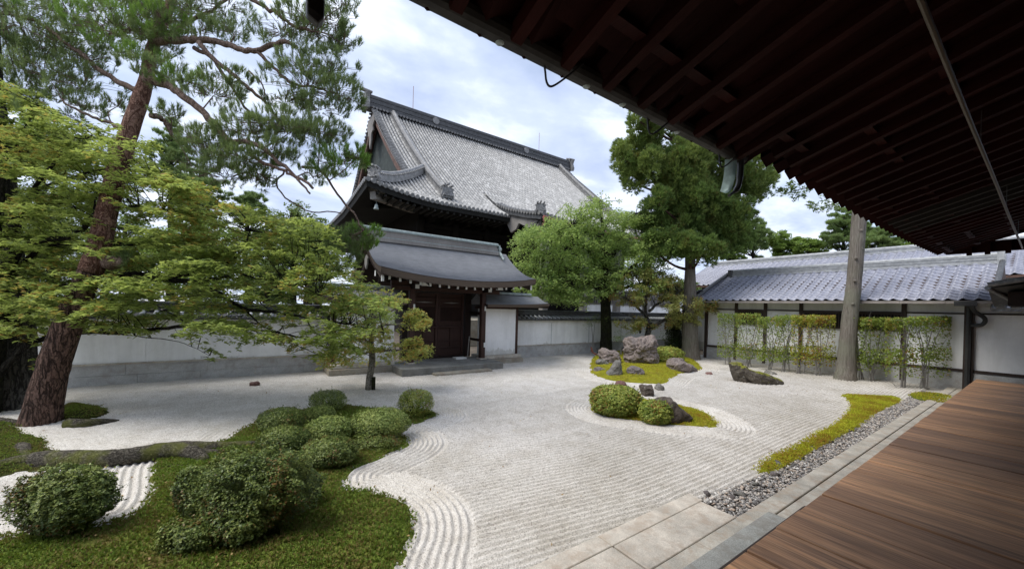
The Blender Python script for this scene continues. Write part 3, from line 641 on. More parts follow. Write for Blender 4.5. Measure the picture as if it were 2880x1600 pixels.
# far end of the eave: beam with hanging struts
MB().box(-1.7, 6, YEND-.05, YEND+.1, 3.78, 4.05).build('end_beam', 'eave_board', hall)
for xx_ in (-1.28, -.98, -.66, -.35, 0.0): MB().box(xx_-.045, xx_+.045, YEND-.15, YEND-.06, 3.70, 4.0).build('strut', 'eave_board', hall)

# ------------------------------------------------------------ garden walls
def tile_coping(par, x_f, x_r, ys0, ys1, z_e, z_r, pitch=.235, mat='tile_dark', pale='tile_mid'):
    """round tiles running from the ridge down to the front eave"""
    b = MB(); b.prism([(x_f, ys0, z_e), (x_r, ys0, z_r-.07), (2*x_r-x_f, ys0, z_e), (2*x_r-x_f, ys0, z_e-.05), (x_f, ys0, z_e-.05)], (0, ys1-ys0, 0)); b.build('tile_bed', mat, par)
    b = MB(); y = ys0+.1
    while y < ys1-.05:
        b.tube([(x_f-.02, y, z_e+.035), (x_r-.05, y, z_r-.05)], .046, 8); y += pitch
    b.build('cover_tiles', pale, par, True)
    b = MB(); y = ys0+.1
    while y < ys1-.05:
        b.tube([(x_f-.015, y, z_e+.03), (x_f-.05, y, z_e+.02)][::-1], .056, 10)
        b.tube([(x_f-.01, y+pitch/2, z_e-.005), (x_f+.015, y+pitch/2, z_e-.01)], .05, 8); y += pitch
    b.build('eave_tiles', mat, par)
    b = MB()
    for i, (w, h) in enumerate(((.13, .045), (.115, .035), (.10, .035))): b.box(x_r-w, x_r+w, ys0, ys1, z_r-.05+i*.04, z_r-.05+i*.04+h)
    b.tube([(x_r, ys0, z_r+.09), (x_r, ys1, z_r+.09)], .06, 10); b.build('ridge', mat, par)
def garden_wall(label, y0, y1, band):
    w = empty('garden_wall', (-12.5, (y0+y1)/2, 0), label, 'wall')
    g = MB(); y = y0; 
    while y < y1-.01:
        e_ = min(y1, y+1.15); g.box(-12.80, -12.26, y+.003, e_-.003, -.1, .20); y = e_
    y = y0
    while y < y1-.01:
        e_ = min(y1, y+1.5); g.box(-12.79, -12.27, y+.002, e_-.002, .204, .445); y = e_
    g.build('plinth', 'granite', w)
    MB().box(-12.78, -12.24, y0, y1, .448, .485).build('ledge', 'kerb', w)
    MB().box(-12.75, -12.30, y0, y1, .486, 1.52).build('body', 'plaster', w)
    if band: MB().box(-12.77, -12.275, y0, y1, 1.405, 1.50).build('top_band', 'plaster', w)
    r_ = MB(); y = y0+2.4
    while y < y1: r_.box(-12.297, -12.288, y-.02, y+.02, .49, 1.40); y += 2.3
    r_.build('plaster_joint', 'plaster_grey' if band else 'plaster', w)
    tile_coping(w, -12.08, -12.5, y0, y1, 1.56, 1.80, .235, 'tile_dark', 'tile_pale'); return w
garden_wall('long white plaster wall behind the red pine, left of the gate', -11.5, 1.80, False)
garden_wall('white plaster wall with tiled coping running right of the gate', 8.15, 26.0, True)

# ------------------------------------------------------------ gate
gate = empty('temple_gate', (-11.6, 5.2, 0), 'dark wooden temple gate with grey curved roof and closed double doors', 'gate')
PX_, BX_ = -11.2, -12.15
for yy in (3.94, 6.47):
    p = MB().box(PX_-.085, PX_+.085, yy-.085, yy+.085, .24, 2.55).build('post', 'gate_wood', gate, False, .01)
    MB().box(PX_-.14, PX_+.14, yy-.14, yy+.14, .20, .245).build('post_base', 'kerb', p, False, .01)
    for zz0 in (1.88, .62):      # white painted tenon ends
        MB().box(PX_+.086, PX_+.10, yy+.02, yy+.075, zz0, zz0+.16).build('tenon_end', 'white', p)
    p = MB().box(BX_-.14, BX_+.10, yy-.12+(.12 if yy < 5 else -.12), yy+.12+(.12 if yy < 5 else -.12), .2, 3.3).build('post', 'gate_dark', gate)
for z0, z1, x0 in ((2.46, 2.58, -11.26), (2.60, 2.74, -11.30)): MB().box(x0, x0+.13, 3.3, 7.1, z0, z1).build('beam', 'gate_wood', gate)
for yy in (3.94, 6.47):
    MB().box(-12.1, -10.75, yy-.06, yy+.06, 2.50, 2.64).build('cross_beam', 'gate_dark', gate)
    MB().box(-12.1, -11.25, yy-.05, yy+.05, 1.72, 1.84).build('cross_beam', 'gate_dark', gate)
    MB().box(-12.1, -11.1, yy-.04, yy+.04, .80, .88).build('cross_beam', 'gate_dark', gate)
    MB().box(-10.75, -10.735, yy-.06, yy+.06, 2.51, 2.63).build('beam_end', 'white', gate)
# carved bracket ends (white nose shapes)
for yy in (4.20, 6.83):
    MB().prism([(-10.70, yy-.14, 2.60), (-10.70, yy+.14, 2.60), (-10.70, yy+.13, 2.66), (-10.70, yy+.03, 2.74), (-10.70, yy-.06, 2.80), (-10.70, yy-.10, 2.78)], (-.04, 0, 0)).build('carved_nose', 'white', gate, False, .008)
MB().box(BX_-.08, BX_+.05, 4.12, 6.29, 2.46, 2.72).box(BX_-.09, BX_+.02, 3.2, 7.3, 2.72, 3.4).build('lintel', 'gate_dark', gate)
MB().box(BX_-.06, BX_+.10, 4.12, 6.29, .19, .27).build('threshold', 'gate_dark', gate)
for s_, ya, yb in ((0, 4.20, 5.20), (1, 5.21, 6.21)):
    X0, X1 = BX_-.03, BX_+.03
    d = MB(); fw = .085
    d.box(X0, X1, ya, ya+fw, .28, 2.45).box(X0, X1, yb-fw, yb, .28, 2.45)
    for zc, hh_ in ((.30, .07), (.55, .05), (1.28, .06), (1.45, .05), (2.0, .07), (2.25, .07), (2.41, .05), (.78, .035)): d.box(X0, X1-.002, ya+fw, yb-fw, zc-hh_/2, zc+hh_/2)
    d.box(X0, X1-.004, (ya+yb)/2-.025, (ya+yb)/2+.025, .58, 1.25)
    do = d.build('door', 'gate_wood', gate, False, .006)
    MB().box(X0+.005, X0+.02, ya+.05, yb-.05, .28, 1.46).box(X0+.005, X0+.02, ya+.05, yb-.05, 2.0, 2.44).build('panel', 'gate_wood', do)
    MB().box(X0+.002, X0+.012, ya+.05, yb-.05, 1.47, 2.0).build('panel', 'gate_dark', do)
    l = MB(); y = ya+fw+.02
    while y < yb-fw-.01: l.box(X1-.03, X1-.012, y, y+.012, 1.47, 1.98); y += .033
    l.build('lattice', 'gate_wood', do)
    MB().prism([(X1+.001, (ya+yb)/2-.34, 2.12), (X1+.001, (ya+yb)/2, 2.145), (X1+.001, (ya+yb)/2+.34, 2.12), (X1+.001, (ya+yb)/2, 2.10)], (.012, 0, 0)).build('carving', 'grey_wood', do)
MB().box(BX_+.05, BX_+.11, 4.5, 5.95, 1.24, 1.30).build('door_bar', 'gate_wood', gate, False, .008)
# roof
YL, YR, YC = 2.72, 7.98, 5.35
def gz(u, y):     # u 0 at the eave, 1 at the ridge: top surface
    s_ = abs(y-YC)/(YR-YC)
    return 2.80+1.28*(.42*u+.58*u*u)+.22*s_**2.2*(1-u)**1.2
def gx(u): return -10.18-1.95*u
ysr = np.linspace(YL, YR, 34); NR = 46
def roof_sheet(mirror):
    b = MB(); A = []
    for i in range(NR):
        for du, dz in ((0, .0), (.98, -.013)):
            u = min(1, (i+du)/NR); x = gx(u) if not mirror else 2*gx(1)-gx(u); A.append([(x, yy, gz(u, yy)+(.013 if du == 0 else 0)) for yy in ysr])
    b.grid(np.array(A)); return b
ro = roof_sheet(False).build('roof', 'shingle', gate); roof_sheet(True).build('rear_roof', 'shingle', gate)
ed = MB()
TH = .19
A = np.array([[(gx(0)+.004-du*.03, yy, gz(0, yy)-du*TH) for yy in ysr] for du in np.linspace(0, 1, 4)]); ed.grid(A)
for yy, sg in ((YL, -1), (YR, 1)):
    for mir in (0, 1):
        us = np.linspace(0, 1, 20); xs_ = [gx(u) if not mir else 2*gx(1)-gx(u) for u in us]
        A = np.array([[(x, yy+sg*(.004)-sg*dv*.05, gz(u, yy)-dv*TH) for u, x in zip(us, xs_)] for dv in np.linspace(0, 1, 4)]); ed.grid(A)
        A = np.array([[(x, yy-sg*.05-sg*dv*.12, gz(u, yy)-TH) for u, x in zip(us, xs_)] for dv in (0, 1)]); ed.grid(A)
ed.build('roof_edge', 'shingle_edge', gate, False, 0, False)
sf = MB(); us = np.linspace(.01, 1, 12)
for mir in (0, 1): sf.grid(np.array([[((gx(u) if not mir else 2*gx(1)-gx(u)), yy, gz(u, yy)-TH+.002) for u in us] for yy in ysr]))
sf.build('soffit', 'gate_dark', gate, False, 0, False)
hb = MB()      # barge boards
for yy, sg in ((YL+.14, -1), (YR-.14, 1)):
    for mir in (0, 1):
        A = [[((gx(u) if not mir else 2*gx(1)-gx(u)), yy+dy, gz(u, yy)-TH-dz) for u in np.linspace(.08, 1, 14)] for dz, dy in ((0, 0), (.20, 0), (.20, -.05*sg), (0, -.05*sg), (0, 0))]; hb.grid(np.array(A))
hb.build('barge_board', 'shingle_edge', gate)
i = 0; y = 3.0
while y < 7.75:
    z0 = gz(.06, y)-TH-.055
    rr = MB().beam((-10.36, y, z0), (-12.1, y, z0+.62), .055, .085).build('rafter', 'gate_dark', gate)
    MB().box(-10.362, -10.345, y-.030, y+.030, z0-.05, z0+.045).build('rafter_end', 'white', rr); y += .297
for yy in (YL+.10, YR-.08): MB().box(-10.42, -10.34, yy-.03, yy+.03, gz(0, yy)-TH-.17, gz(0, yy)-TH-.01).build('board_end', 'white', gate)
for xx_, zz0 in ((-11.2, 2.92), (-12.13, 3.35)):      # purlins showing at the left end
    pr = MB().box(xx_-.06, xx_+.06, YL+.12, YR-.12, zz0-.09, zz0+.07).build('purlin', 'gate_dark', gate)
    MB().box(xx_-.06, xx_+.06, YL+.105, YL+.118, zz0-.09, zz0+.07).build('purlin_end', 'white', pr)
MB().prism([(-12.13, YL+.10, 3.55), (-11.95, YL+.10, 3.42), (-11.98, YL+.10, 3.25), (-12.13, YL+.10, 3.08), (-12.28, YL+.10, 3.25), (-12.31, YL+.10, 3.42)], (0, -.05, 0)).build('gable_pendant', 'grey_wood', gate, False, .01)
MB().prism([(-12.13, 3.3, 3.75), (-11.0, 3.3, 2.9), (-13.2, 3.3, 2.9)], (0, -.06, 0)).build('gable_wall', 'gate_dark', gate)
rd = MB()
for w, z0, z1, m_ in ((.19, 3.98, 4.10, 0), (.15, 4.10, 4.23, 0), (.12, 4.23, 4.33, 0)): rd.box(gx(1)-w, gx(1)+w, 2.60+(.19-w), 7.55-(.19-w), z0, z1)
rdo = rd.build('ridge', 'grey_wood', gate)
MB().box(gx(1)-.17, gx(1)+.17, 2.58, 7.57, 4.10, 4.125).box(gx(1)-.16, gx(1)+.16, 2.58, 7.57, 4.33, 4.355).tube([(gx(1), 2.55, 4.40), (gx(1), 7.60, 4.40)], .05, 10).build('ridge_cap', 'copper_grey', rdo)
og = MB(); og.prism([(gx(1)-.16, 7.56, 4.0), (gx(1)+.16, 7.56, 4.0), (gx(1)+.20, 7.56, 4.2), (gx(1)+.12, 7.56, 4.38), (gx(1)-.12, 7.56, 4.38), (gx(1)-.20, 7.56, 4.2)], (0, .07, 0))
og.tube([(gx(1)+.1, 7.55, 4.22), (gx(1)+.1, 7.68, 4.22)], .07, 10); og.tube(smooth_path([(gx(1)+.14, 7.6, 4.10), (gx(1)+.26, 7.6, 3.98), (gx(1)+.40, 7.6, 3.84), (gx(1)+.47, 7.6, 3.80)], 4), [.05]*6+[.04]*7, 8)
og.build('ridge_ornament', 'copper_grey', rdo)
# wing walls each side of the gate
def wing(y0, y1, yr0, yr1, side):
    w = MB().box(-11.85, -11.52, y0, y1, .28, 1.95).build('wing_wall', 'plaster', gate)
    st = MB(); y = y0-.22 if side < 0 else y0-.05; ye = y1 if side < 0 else y1+.18
    st.box(-12.25, -11.19, y, ye, -.1, .16); so_ = st.build('wing_plinth', 'old_stone', gate, False, .01)
    MB().box(-12.25, -11.30, y+.03, ye-.03, .162, .275).build('plinth_top', 'kerb', so_, False, .01)
    yc = y0-.06 if side < 0 else y1+.05
    MB().box(-11.72, -11.50, yc-.05, yc+.05, .275, 2.0).build('corner_post', 'gate_wood', gate)
    MB().box(-11.88, -11.49, y0-.1, y1+.1, 1.952, 2.04).build('wall_plate', 'gate_wood', gate)
    b = MB(); yy_ = np.linspace(yr0, yr1, 16); yc_ = yr0 if side > 0 else yr1
    for mir in (0, 1):
        A = []
        for i in range(17):
            for du in (0, .97):
                u = (min(16, i+du))/16.97; x = -10.92-.78*u; x = x if not mir else -2*11.70-x; s_ = ((yy_-yc_)/(yr1-yr0))
                A.append([(x, q, 2.10+.40*(.5*u+.5*u*u)+.10*sq**2*(1-u)+(.008 if du == 0 else 0)) for q, sq in zip(yy_, s_)])
        b.grid(np.array(A))
    wr = b.build('wing_roof', 'shingle', gate, False, 0, False)
    e_ = MB(); s_ = ((yy_-yc_)/(yr1-yr0)); e_.grid(np.array([[(-10.915-.02*dv, q, 2.10+.10*sq**2-.085*dv) for q, sq in zip(yy_, s_)] for dv in (0, .5, 1)]))
    e_.grid(np.array([[(-10.935-.9*dv, q, 2.015+.10*sq**2*(1-dv)+.0*dv) for q, sq in zip(yy_, s_)] for dv in (0, .5, 1)]))
    yend = yr1 if side > 0 else yr0; ex = [(-10.92-.78*u, yend, 2.10+.40*(.5*u+.5*u*u)+.10*(1-u)) for u in np.linspace(0, 1, 8)]
    e_.add(ex+[(-12.48-(-10.92-.78*u)-10.92+10.92 if False else -23.40-(-10.92-.78*u), yend, 2.10+.40*(.5*u+.5*u*u)+.10*(1-u)) for u in np.linspace(1, 0, 8)]+[(-12.4, yend, 2.02), (-11.0, yend, 2.02)], [tuple(range(18))])
    e_.build('wing_roof_edge', 'shingle_edge', wr, False, 0, False)
    MB().box(-11.80, -11.60, min(yr0, yr1)+.05, max(yr0, yr1)-.35 if side > 0 else max(yr0, yr1), 2.49, 2.58).build('wing_ridge', 'copper_grey', wr, False, .015)
wing(1.88, 3.52, 1.35, 3.7, -1); wing(6.64, 8.10, 6.5, 9.25, 1)
tag(MB().box(-12.0, -10.25, 3.38, 6.76, -.1, .20).build('gate_step', 'gate_floor', None, False, .012), 'low stone platform at the foot of the temple gate', 'stone step')
tag(MB().box(-10.24, -9.93, 4.25, 6.15, -.1, .06).build('threshold_stone', 'old_stone', None, False, .01), 'long thin stone lying before the gate platform', 'stone step')
br = MB().tube([(-11.55, 6.10, .21), (-11.78, 6.28, .95)], .018, 8).build('leaning_pole', 'grey_wood'); tag(br, 'pale wooden pole leaning beside the gate doors', 'pole')
wb = MB().box(-11.72, -11.45, 5.62, 6.02, .205, .255).build('white_board', 'white'); tag(wb, 'small white board lying on the gate platform', 'board')

# ------------------------------------------------------------ main hall
mh = empty('temple_hall', (-32, 20, 0), 'great temple hall with huge grey tiled roof behind the gate', 'temple')
prx = np.array([-21, -22, -23, -25, -28, -31, -33.5, -35.0]); prz = np.array([8.2, 8.72, 9.32, 10.75, 13.15, 15.75, 18.1, 19.6])
def hz(x): return np.interp(-np.asarray(x, float), -prx, prz)
def lift(y, x=-21.0):
    a = np.clip((9.2-y)/4.5, 0, 1)**1.8+np.clip((y-30.7)/4.5, 0, 1)**1.8
    return .55*a*np.clip(1-(-21-x)/5.0, 0, 1)
YA, YB, YS0, YS1 = 4.7, 35.2, 8.2, 31.7
def xend(y):
    if y < YS0: return -21-(y-YA)
    if y > YS1: return -21-(YB-y)
    return -35.0
sheet = MB(); co = MB(); ends = MB(); y = YA+.12
xs_full = np.concatenate([np.arange(-21, -35, -.45), [-35.0]])
for mir in (0, 1):
    A = []
    for yy in np.linspace(YA, YB, 96):
        xe = xend(yy); xs = np.linspace(-21, xe, 16); A.append([((x if not mir else -70-x), yy, hz(x)+lift(yy, x)) for x in xs])
    sheet.grid(np.array(A))
while y < YB-.05:
    if not (14.0 < y < 26.0): st_x = -21.0
    else: st_x = -23.3
    xe = xend(y); 
    if xe < st_x-.3:
        k = max(2, int((st_x-xe)/.42)); xs = np.linspace(st_x, xe, k+1); V = []
        pts = [(x, y, float(hz(x))+float(lift(y, x))+.02) for x in xs]
        for a, b in zip(pts[:-1], pts[1:]):
            co.tube([(a[0]+.03, a[1], a[2]-.02+.0), b], [.098, .082], 6, False)
    if st_x == -21.0: ends.tube([(-20.93, y, hz(-21)+lift(y)+.01), (-21.0, y, hz(-21)+lift(y)+.02)], .125, 10); ends.box(-21.02, -20.97, y+.14, y+.24, float(hz(-21)+lift(y))-.10, float(hz(-21)+lift(y))+.0)
    y += .305
roofo = sheet.build('roof', 'tile_dark', mh, False, 0, False); co.build('cover_tiles', 'tile_hall', roofo, False, 0, False)
# side slopes (left and right hips)
ends.build('eave_tiles', 'tile_old', mh); ends = MB()
sd_ = MB(); cs = MB()
for side in (0, 1):
    A = []; sd_ = MB()
    for d_ in np.linspace(0, 4.4, 8):
        A.append([(x, (YA+d_) if not side else (YB-d_), float(hz(-21-d_))+float(lift(YA, -21-min(9, min(-21-x, x+49)*.8))*.9)*max(0, 1-d_/4.0)) for x in np.linspace(-21-d_, -49+d_, 40)])
    sd_.grid(np.array(A)); sd_.build('side_roof', 'tile_dark', mh, False, 0, False)
x = -21.1
while x > -49:
    lf_ = float(lift(YA, -21-min(9, min(-21-x, x+49)*.8))*.9); z0 = 8.2+lf_
    ends.tube([(x, YA-.07, z0+.02), (x, YA, z0+.03)], .125, 10); 
    d_ = min(-21-x, 3.6) if x > -26 else 3.6
    if d_ > .4: cs.tube([(x, YA+q, float(hz(-21-q))+lf_*max(0, 1-q/4.0)+.03) for q in np.linspace(0, d_, 5)], .09, 6, False)
    x -= .305
cs.build('cover_tiles', 'tile_hall', roofo, False, 0, False); ends.build('side_eave_tiles', 'tile_old', mh)

# fascia + soffits
fa = MB()
yy_ = np.linspace(YA+.05, YB-.05, 80); top = [float(hz(-21)+lift(q))-.06 for q in yy_]
fa.grid(np.array([[(-21.02-dv*.06, q, z-.30*dv) for q, z in zip(yy_, top)] for dv in (0, 1)]))
fa.grid(np.array([[(-21.08-dv*4.1, q if dv == 0 else np.clip(q, 9, 31), (z-.30)*(1-dv)+dv*8.75) for q, z in zip(yy_, top)] for dv in (0, .33, .66, 1)]))
xs_ = np.linspace(-21.05, -48.9, 60); tops = [8.14+float(lift(YA, -21-min(9, min(-21-x, x+49)*.8))*.9) for x in xs_]
fa.grid(np.array([[(x, YA+.02+.06*dv, z-.30*dv) for x, z in zip(xs_, tops)] for dv in (0, 1)]))
fa.grid(np.array([[(x if dv == 0 else np.clip(x, -45, -25.2), YA+.08+4.2*dv, (z-.30)*(1-dv)+dv*8.75) for x, z in zip(xs_, tops)] for dv in (0, .33, .66, 1)]))
fa.build('soffit', 'hall_soffit', mh, False, 0, False)
y = 5.4
while y < 34.6:
    if not 14 < y < 26: z0 = float(hz(-21)+lift(y))-.42; MB().box(-22.6, -21.18, y-.06, y+.06, z0-.08, z0+.06).build('rafter', 'hall_end', mh)
    y += .42

cbm = MB().beam((-21.5, 5.2, 8.05), (-25.0, 8.7, 8.55), .34, .42); cbm.build('hip_rafter', 'grey_wood', mh)
be = MB(); bc = P(1066, 563, depth((-21.8, 5.6, 8))); bc = np.array([-21.7, 5.45, 7.42])
prof = [(0.02, .24), (.06, .22), (.09, .16), (.11, .04), (.15, -.04), (.14, -.08), (0.01, -.08)]
V = [(bc[0]+r_*math.cos(a), bc[1]+r_*math.sin(a), bc[2]+z_) for r_, z_ in prof for a in np.linspace(0, 2*math.pi, 12, endpoint=False)]
be.add(V, [(i*12+j, i*12+(j+1) % 12, (i+1)*12+(j+1) % 12, (i+1)*12+j) for i in range(6) for j in range(12)]); be.tube([(bc[0], bc[1], bc[2]+.22), (bc[0], bc[1], bc[2]+.55)], .012, 5)
be.build('wind_bell', 'copper_grey', mh)
# ridges
rd = MB(); ZR = 19.45
for w, z0, z1 in ((.55, 0, .18), (.42, .18, .46), (.46, .46, .52), (.38, .52, .86), (.43, .86, .92), (.34, .92, 1.12)): rd.box(-35-w, -35+w, 7.9, 32.0, ZR+z0, ZR+z1)
rd.tube([(-35, 7.7, ZR+1.18), (-35, 32.2, ZR+1.18)], .17, 10)
mr = rd.build('main_ridge', 'tile_dark', mh)
t_ = MB(); y = 8.2
while y < 31.9: t_.tube([(-34.42, y, ZR+.02), (-34.5, y, ZR+.04)], .10, 8); y += .305
t_.build('ridge_tiles', 'tile_old', mr)
for q in [(1226, 349), (1480, 433)]:
    p = onp(q[0], q[1], 0, -34.56); MB().tube([(-34.5, p[1], ZR+.66), (-34.58, p[1], ZR+.66)], .34, 20).build('crest_disc', 'tile_old', mr)
for q in [(1163, 243), (1517, 374)]:
    p = onp(q[0], q[1], 0, -35); MB().tube([(-35, p[1], ZR+1.2), (-35, p[1], p[2])], .022, 5).build('lightning_rod', 'rust', mr)
def oni(name, c, s, ax, mat='tile_old', par=mh):
    """ridge end tile: shield with horns; ax = outward direction"""
    ax = unit(np.array(ax, float)); sx = unit(np.cross(ax, [0, 0, 1.0])); c = np.array(c, float); up = np.array([0, 0, 1.0])
    b = MB(); sh = [(-.55, 0), (-.62, .35), (-.50, .75), (-.62, 1.05), (-.38, 1.0), (-.22, 1.2), (0, 1.08), (.22, 1.2), (.38, 1.0), (.62, 1.05), (.50, .75), (.62, .35), (.55, 0), (.2, .12), (-.2, .12)]
    b.prism([c+sx*a*s+up*z*s for a, z in sh], ax*.28*s)
    b.tube([c+up*.55*s+ax*.28*s, c+up*.55*s+ax*.42*s], .22*s, 10)
    for k in (-1, 0, 1): b.tube([c+sx*k*.36*s+up*(1.18+.12*(k == 0))*s-ax*.2*s, c+sx*k*.36*s+up*(1.24+.12*(k == 0))*s+ax*.5*s], .10*s, 8)
    for k in (-1, 1): b.tube(smooth_path([c+sx*k*.5*s+up*.15*s+ax*.3*s, c+sx*k*.42*s+up*.4*s+ax*.4*s, c+sx*k*.15*s+up*.3*s+ax*.42*s], 4), .07*s, 6)
    return b.build(name, mat, par)
oni('ridge_end_tile', (-35, 7.85, ZR-.15), 1.25, (0, -1, 0), par=mr); oni('ridge_end_tile', (-35, 32.05, ZR-.15), 1.25, (0, 1, 0), par=mr)
def rib(name, pts, w, h, par, mat='tile_old'):
    b = MB(); pts = np.asarray(pts, float)
    for a, c in zip(pts[:-1], pts[1:]): b.beam(a+[0, 0, h/2], c+[0, 0, h/2], w, h)
    b.tube(pts+np.array([0, 0, h+.04]), w*.36, 8)
    L_ = np.linalg.norm(np.diff(pts, axis=0), axis=1).sum(); n = int(L_/.24); tt = np.linspace(0, 1, n); P_ = np.stack([np.interp(tt, np.linspace(0, 1, len(pts)), pts[:, i]) for i in range(3)], -1)
    D = unit(np.gradient(P_, axis=0)); S_ = unit(np.cross(D, [0, 0, 1.0]))
    for p, s in zip(P_, S_): b.tube([p+s*w*.62+[0, 0, h*.92], p-s*w*.62+[0, 0, h*.92]], .055, 6)
    return b.build(name, mat, par)
xs = np.linspace(-34.4, -22.3, 14); rib('descending_ridge', [(x, 9.95, float(hz(x))+.05) for x in xs], .42, .5, mh)
oni('ridge_end_tile', (-22.25, 9.95, float(hz(-22.25))+.0), .72, (1, 0, -.15))
rib('descending_ridge', [(x, 30.2, float(hz(x))+.05) for x in xs], .42, .5, mh)
hp = [(-21.5-s_, YA+.5+s_, float(hz(-21.5-s_))+float(lift(YA+.5+s_, -21.5-s_))+.05) for s_ in np.linspace(0, 4.5, 8)]
rib('hip_ridge', hp, .42, .45, mh); oni('ridge_end_tile', (-21.6, YA+.6, hp[0][2]-.05), .62, (.7, -.7, 0))
hp2 = [(-21.5-s_, YB-.5-s_, float(hz(-21.5-s_))+float(lift(YB-.5-s_, -21.5-s_))+.05) for s_ in np.linspace(0, 3.6, 7)]; rib('hip_ridge', hp2, .42, .45, mh)
# verge tiles, barge boards, gable
for mir in (0, 1):
    for ysd, sg in ((YS0, 1), (YS1, -1)):
        x = -25.2; vg = MB()
        while x > -34.6:
            xx = x if not mir else -70-x; z0 = float(hz(x))+.10; vg.tube([(xx, ysd-sg*.12, z0), (xx, ysd+sg*.42, z0+.02)], .10, 7); x -= .26
        vg.build('verge_tiles', 'tile_old', mh)
for ysd, sg in ((YS0+.10, 1), (YS1-.10, -1)):
    for mir in (0, 1):
        bb = MB(); xs = np.linspace(-25.0, -35.0, 14); X_ = [x if not mir else -70-x for x in xs]
        for off in (0, sg*.16): bb.grid(np.array([[(X_[i], ysd+off, float(hz(xs[i]))-.05-dv) for i in range(14)] for dv in (0, .35, .75)]))
        bb.grid(np.array([[(X_[i], ysd+off, float(hz(xs[i]))-.80) for i in range(14)] for off in (0, sg*.16)]))
        bb.grid(np.array([[(X_[i], ysd+off, float(hz(xs[i]))-.06) for i in range(14)] for off in (0, sg*1.0)]))
        bb.build('barge_board', 'red_wood', mh, False, 0, False)
for yg in (8.95, 30.95):
    xs = list(np.linspace(-25.4, -35, 12)); MB().prism([(x, yg, float(hz(x))-.1) for x in xs]+[(-70-x, yg, float(hz(x))-.1) for x in xs[::-1][1:]], (0, .1, 0)).build('gable_wall', 'gable_green', mh)
pg = MB(); pc = np.array([-35, YS0+.02, 17.4]); pg.prism([pc+[a, 0, z] for a, z in [(-.9, 1.3), (.9, 1.3), (1.3, .6), (.8, .3), (.9, -.1), (.4, -.2), (.35, -.8), (0, -1.5), (-.35, -.8), (-.4, -.2), (-.9, -.1), (-.8, .3), (-1.3, .6)]], (0, -.12, 0)); pg.build('gable_pendant', 'grey_wood', mh)
# porch roof
kx = np.array([-24.6, -23, -21, -19, -17.5]); kz = np.array([10.7, 9.55, 8.62, 7.92, 7.50])
def pz(x, y): return np.interp(-np.asarray(x), -kx[::-1], kz[::-1])+.22*(abs(y-20)/6.1)**3*np.clip((x+22)/4.5, 0, 1)
pr = MB(); pr.grid(np.array([[(x, y, float(pz(x, y))) for x in np.linspace(-24.6, -17.5, 14)] for y in np.linspace(13.95, 26.05, 30)]))
for y in (13.95, 26.05): pr.grid(np.array([[(x, y, float(pz(x, y))-dv*.34) for x in np.linspace(-23.6, -17.5, 12)] for dv in (0, 1)]))
pr.grid(np.array([[(-17.5, y, float(pz(-17.5, y))-dv*.30) for y in np.linspace(13.95, 26.05, 30)] for dv in (0, 1)]))
pr.grid(np.array([[(x, y, float(pz(x, y))-.3) for x in np.linspace(-23.6, -17.5, 12)] for y in np.linspace(13.95, 26.05, 12)]))
pro = pr.build('porch_roof', 'tile_dark', mh, False, 0, False)
pc_ = MB(); y = 14.1; pe = MB()
while y < 26.0:
    pts = [(x, y, float(pz(x, y))+.03) for x in np.linspace(-17.5, -24.4, 17)]
    for a, b in zip(pts[:-1], pts[1:]): pc_.tube([(a[0]+.03, a[1], a[2]-.015), b], [.098, .082], 6, False)
    pe.tube([(-17.42, y, pts[0][2]-.01), (-17.5, y, pts[0][2])], .125, 10); y += .305
pe.build('eave_tiles', 'tile_old', pro); pe = MB(); x = -17.6
while x > -22.6: pe.tube([(x, 13.86, float(pz(x, 14))+.03), (x, 13.95, float(pz(x, 14))+.04)], .12, 9); pe.tube([(x, 13.86, float(pz(x, 14))+.06), (x, 14.3, float(pz(x, 14))+.12)], .09, 7); x -= .30
pc_.build('cover_tiles', 'tile_hall', pro, False, 0, False); pe.build('verge_tiles', 'tile_old', pro) 
MB().prism([(-17.8, 14.1, 7.35), (-21.6, 14.1, 8.5), (-22.3, 14.1, 8.2), (-21.5, 14.1, 7.9), (-20.9, 14.1, 7.1), (-20.3, 14.1, 7.25), (-20.0, 14.1, 7.6), (-19, 14.1, 7.15), (-17.9, 14.1, 6.95)], (0, .15, 0)).build('porch_barge_board', 'grey_wood', pro)
oni('ridge_end_tile', (-17.8, 14.15, 7.75), .55, (.8, -.5, 0), 'tile_old', pro)
gb = MB(); gb.tube([(-17.30, y, 7.28+.22*(abs(y-20)/6.1)**3) for y in np.linspace(14.0, 26, 12)], .10, 8); gb.tube(smooth_path([(-17.3, 14.1, 7.4), (-17.35, 14.05, 7.0), (-17.5, 13.95, 6.5), (-17.6, 13.8, 6.2)], 4), .10, 8); gb.build('porch_gutter', 'red_copper', pro)
for q in ((-18.1, 14.8), (-18.1, 18.3), (-18.1, 21.7), (-18.1, 25.2)): MB().box(q[0]-.2, q[0]+.2, q[1]-.2, q[1]+.2, 0, 7.2).build('porch_post', 'grey_wood', mh)
# body
MB().box(-45, -25.2, 9.2, 30.8, -.1, 8.9).build('wall', 'hall_wood', mh)
MB().box(-25.3, -17.6, 9.2, 30.8, -.1, 1.3).build('base_floor', 'old_stone', mh)
pm = MB()
for i, y in enumerate(np.linspace(9.3, 30.7, 9)):
    MB().tube([(-25.05, y, 0), (-25.05, y, 8.0)], .28, 12).build('pillar', 'hall_wood', mh)
for z_ in (2.9, 6.4, 7.5): pm.box(-25.28, -24.95, 9.2, 30.8, z_, z_+.28)
y = 9.8
while y < 30.5: pm.box(-25.1, -23.9, y-.12, y+.12, 7.8, 8.05); pm.box(-24.6, -24.3, y-.45, y+.45, 8.1, 8.3); y += 1.33
pm.build('bracket_beams', 'hall_wood', mh)
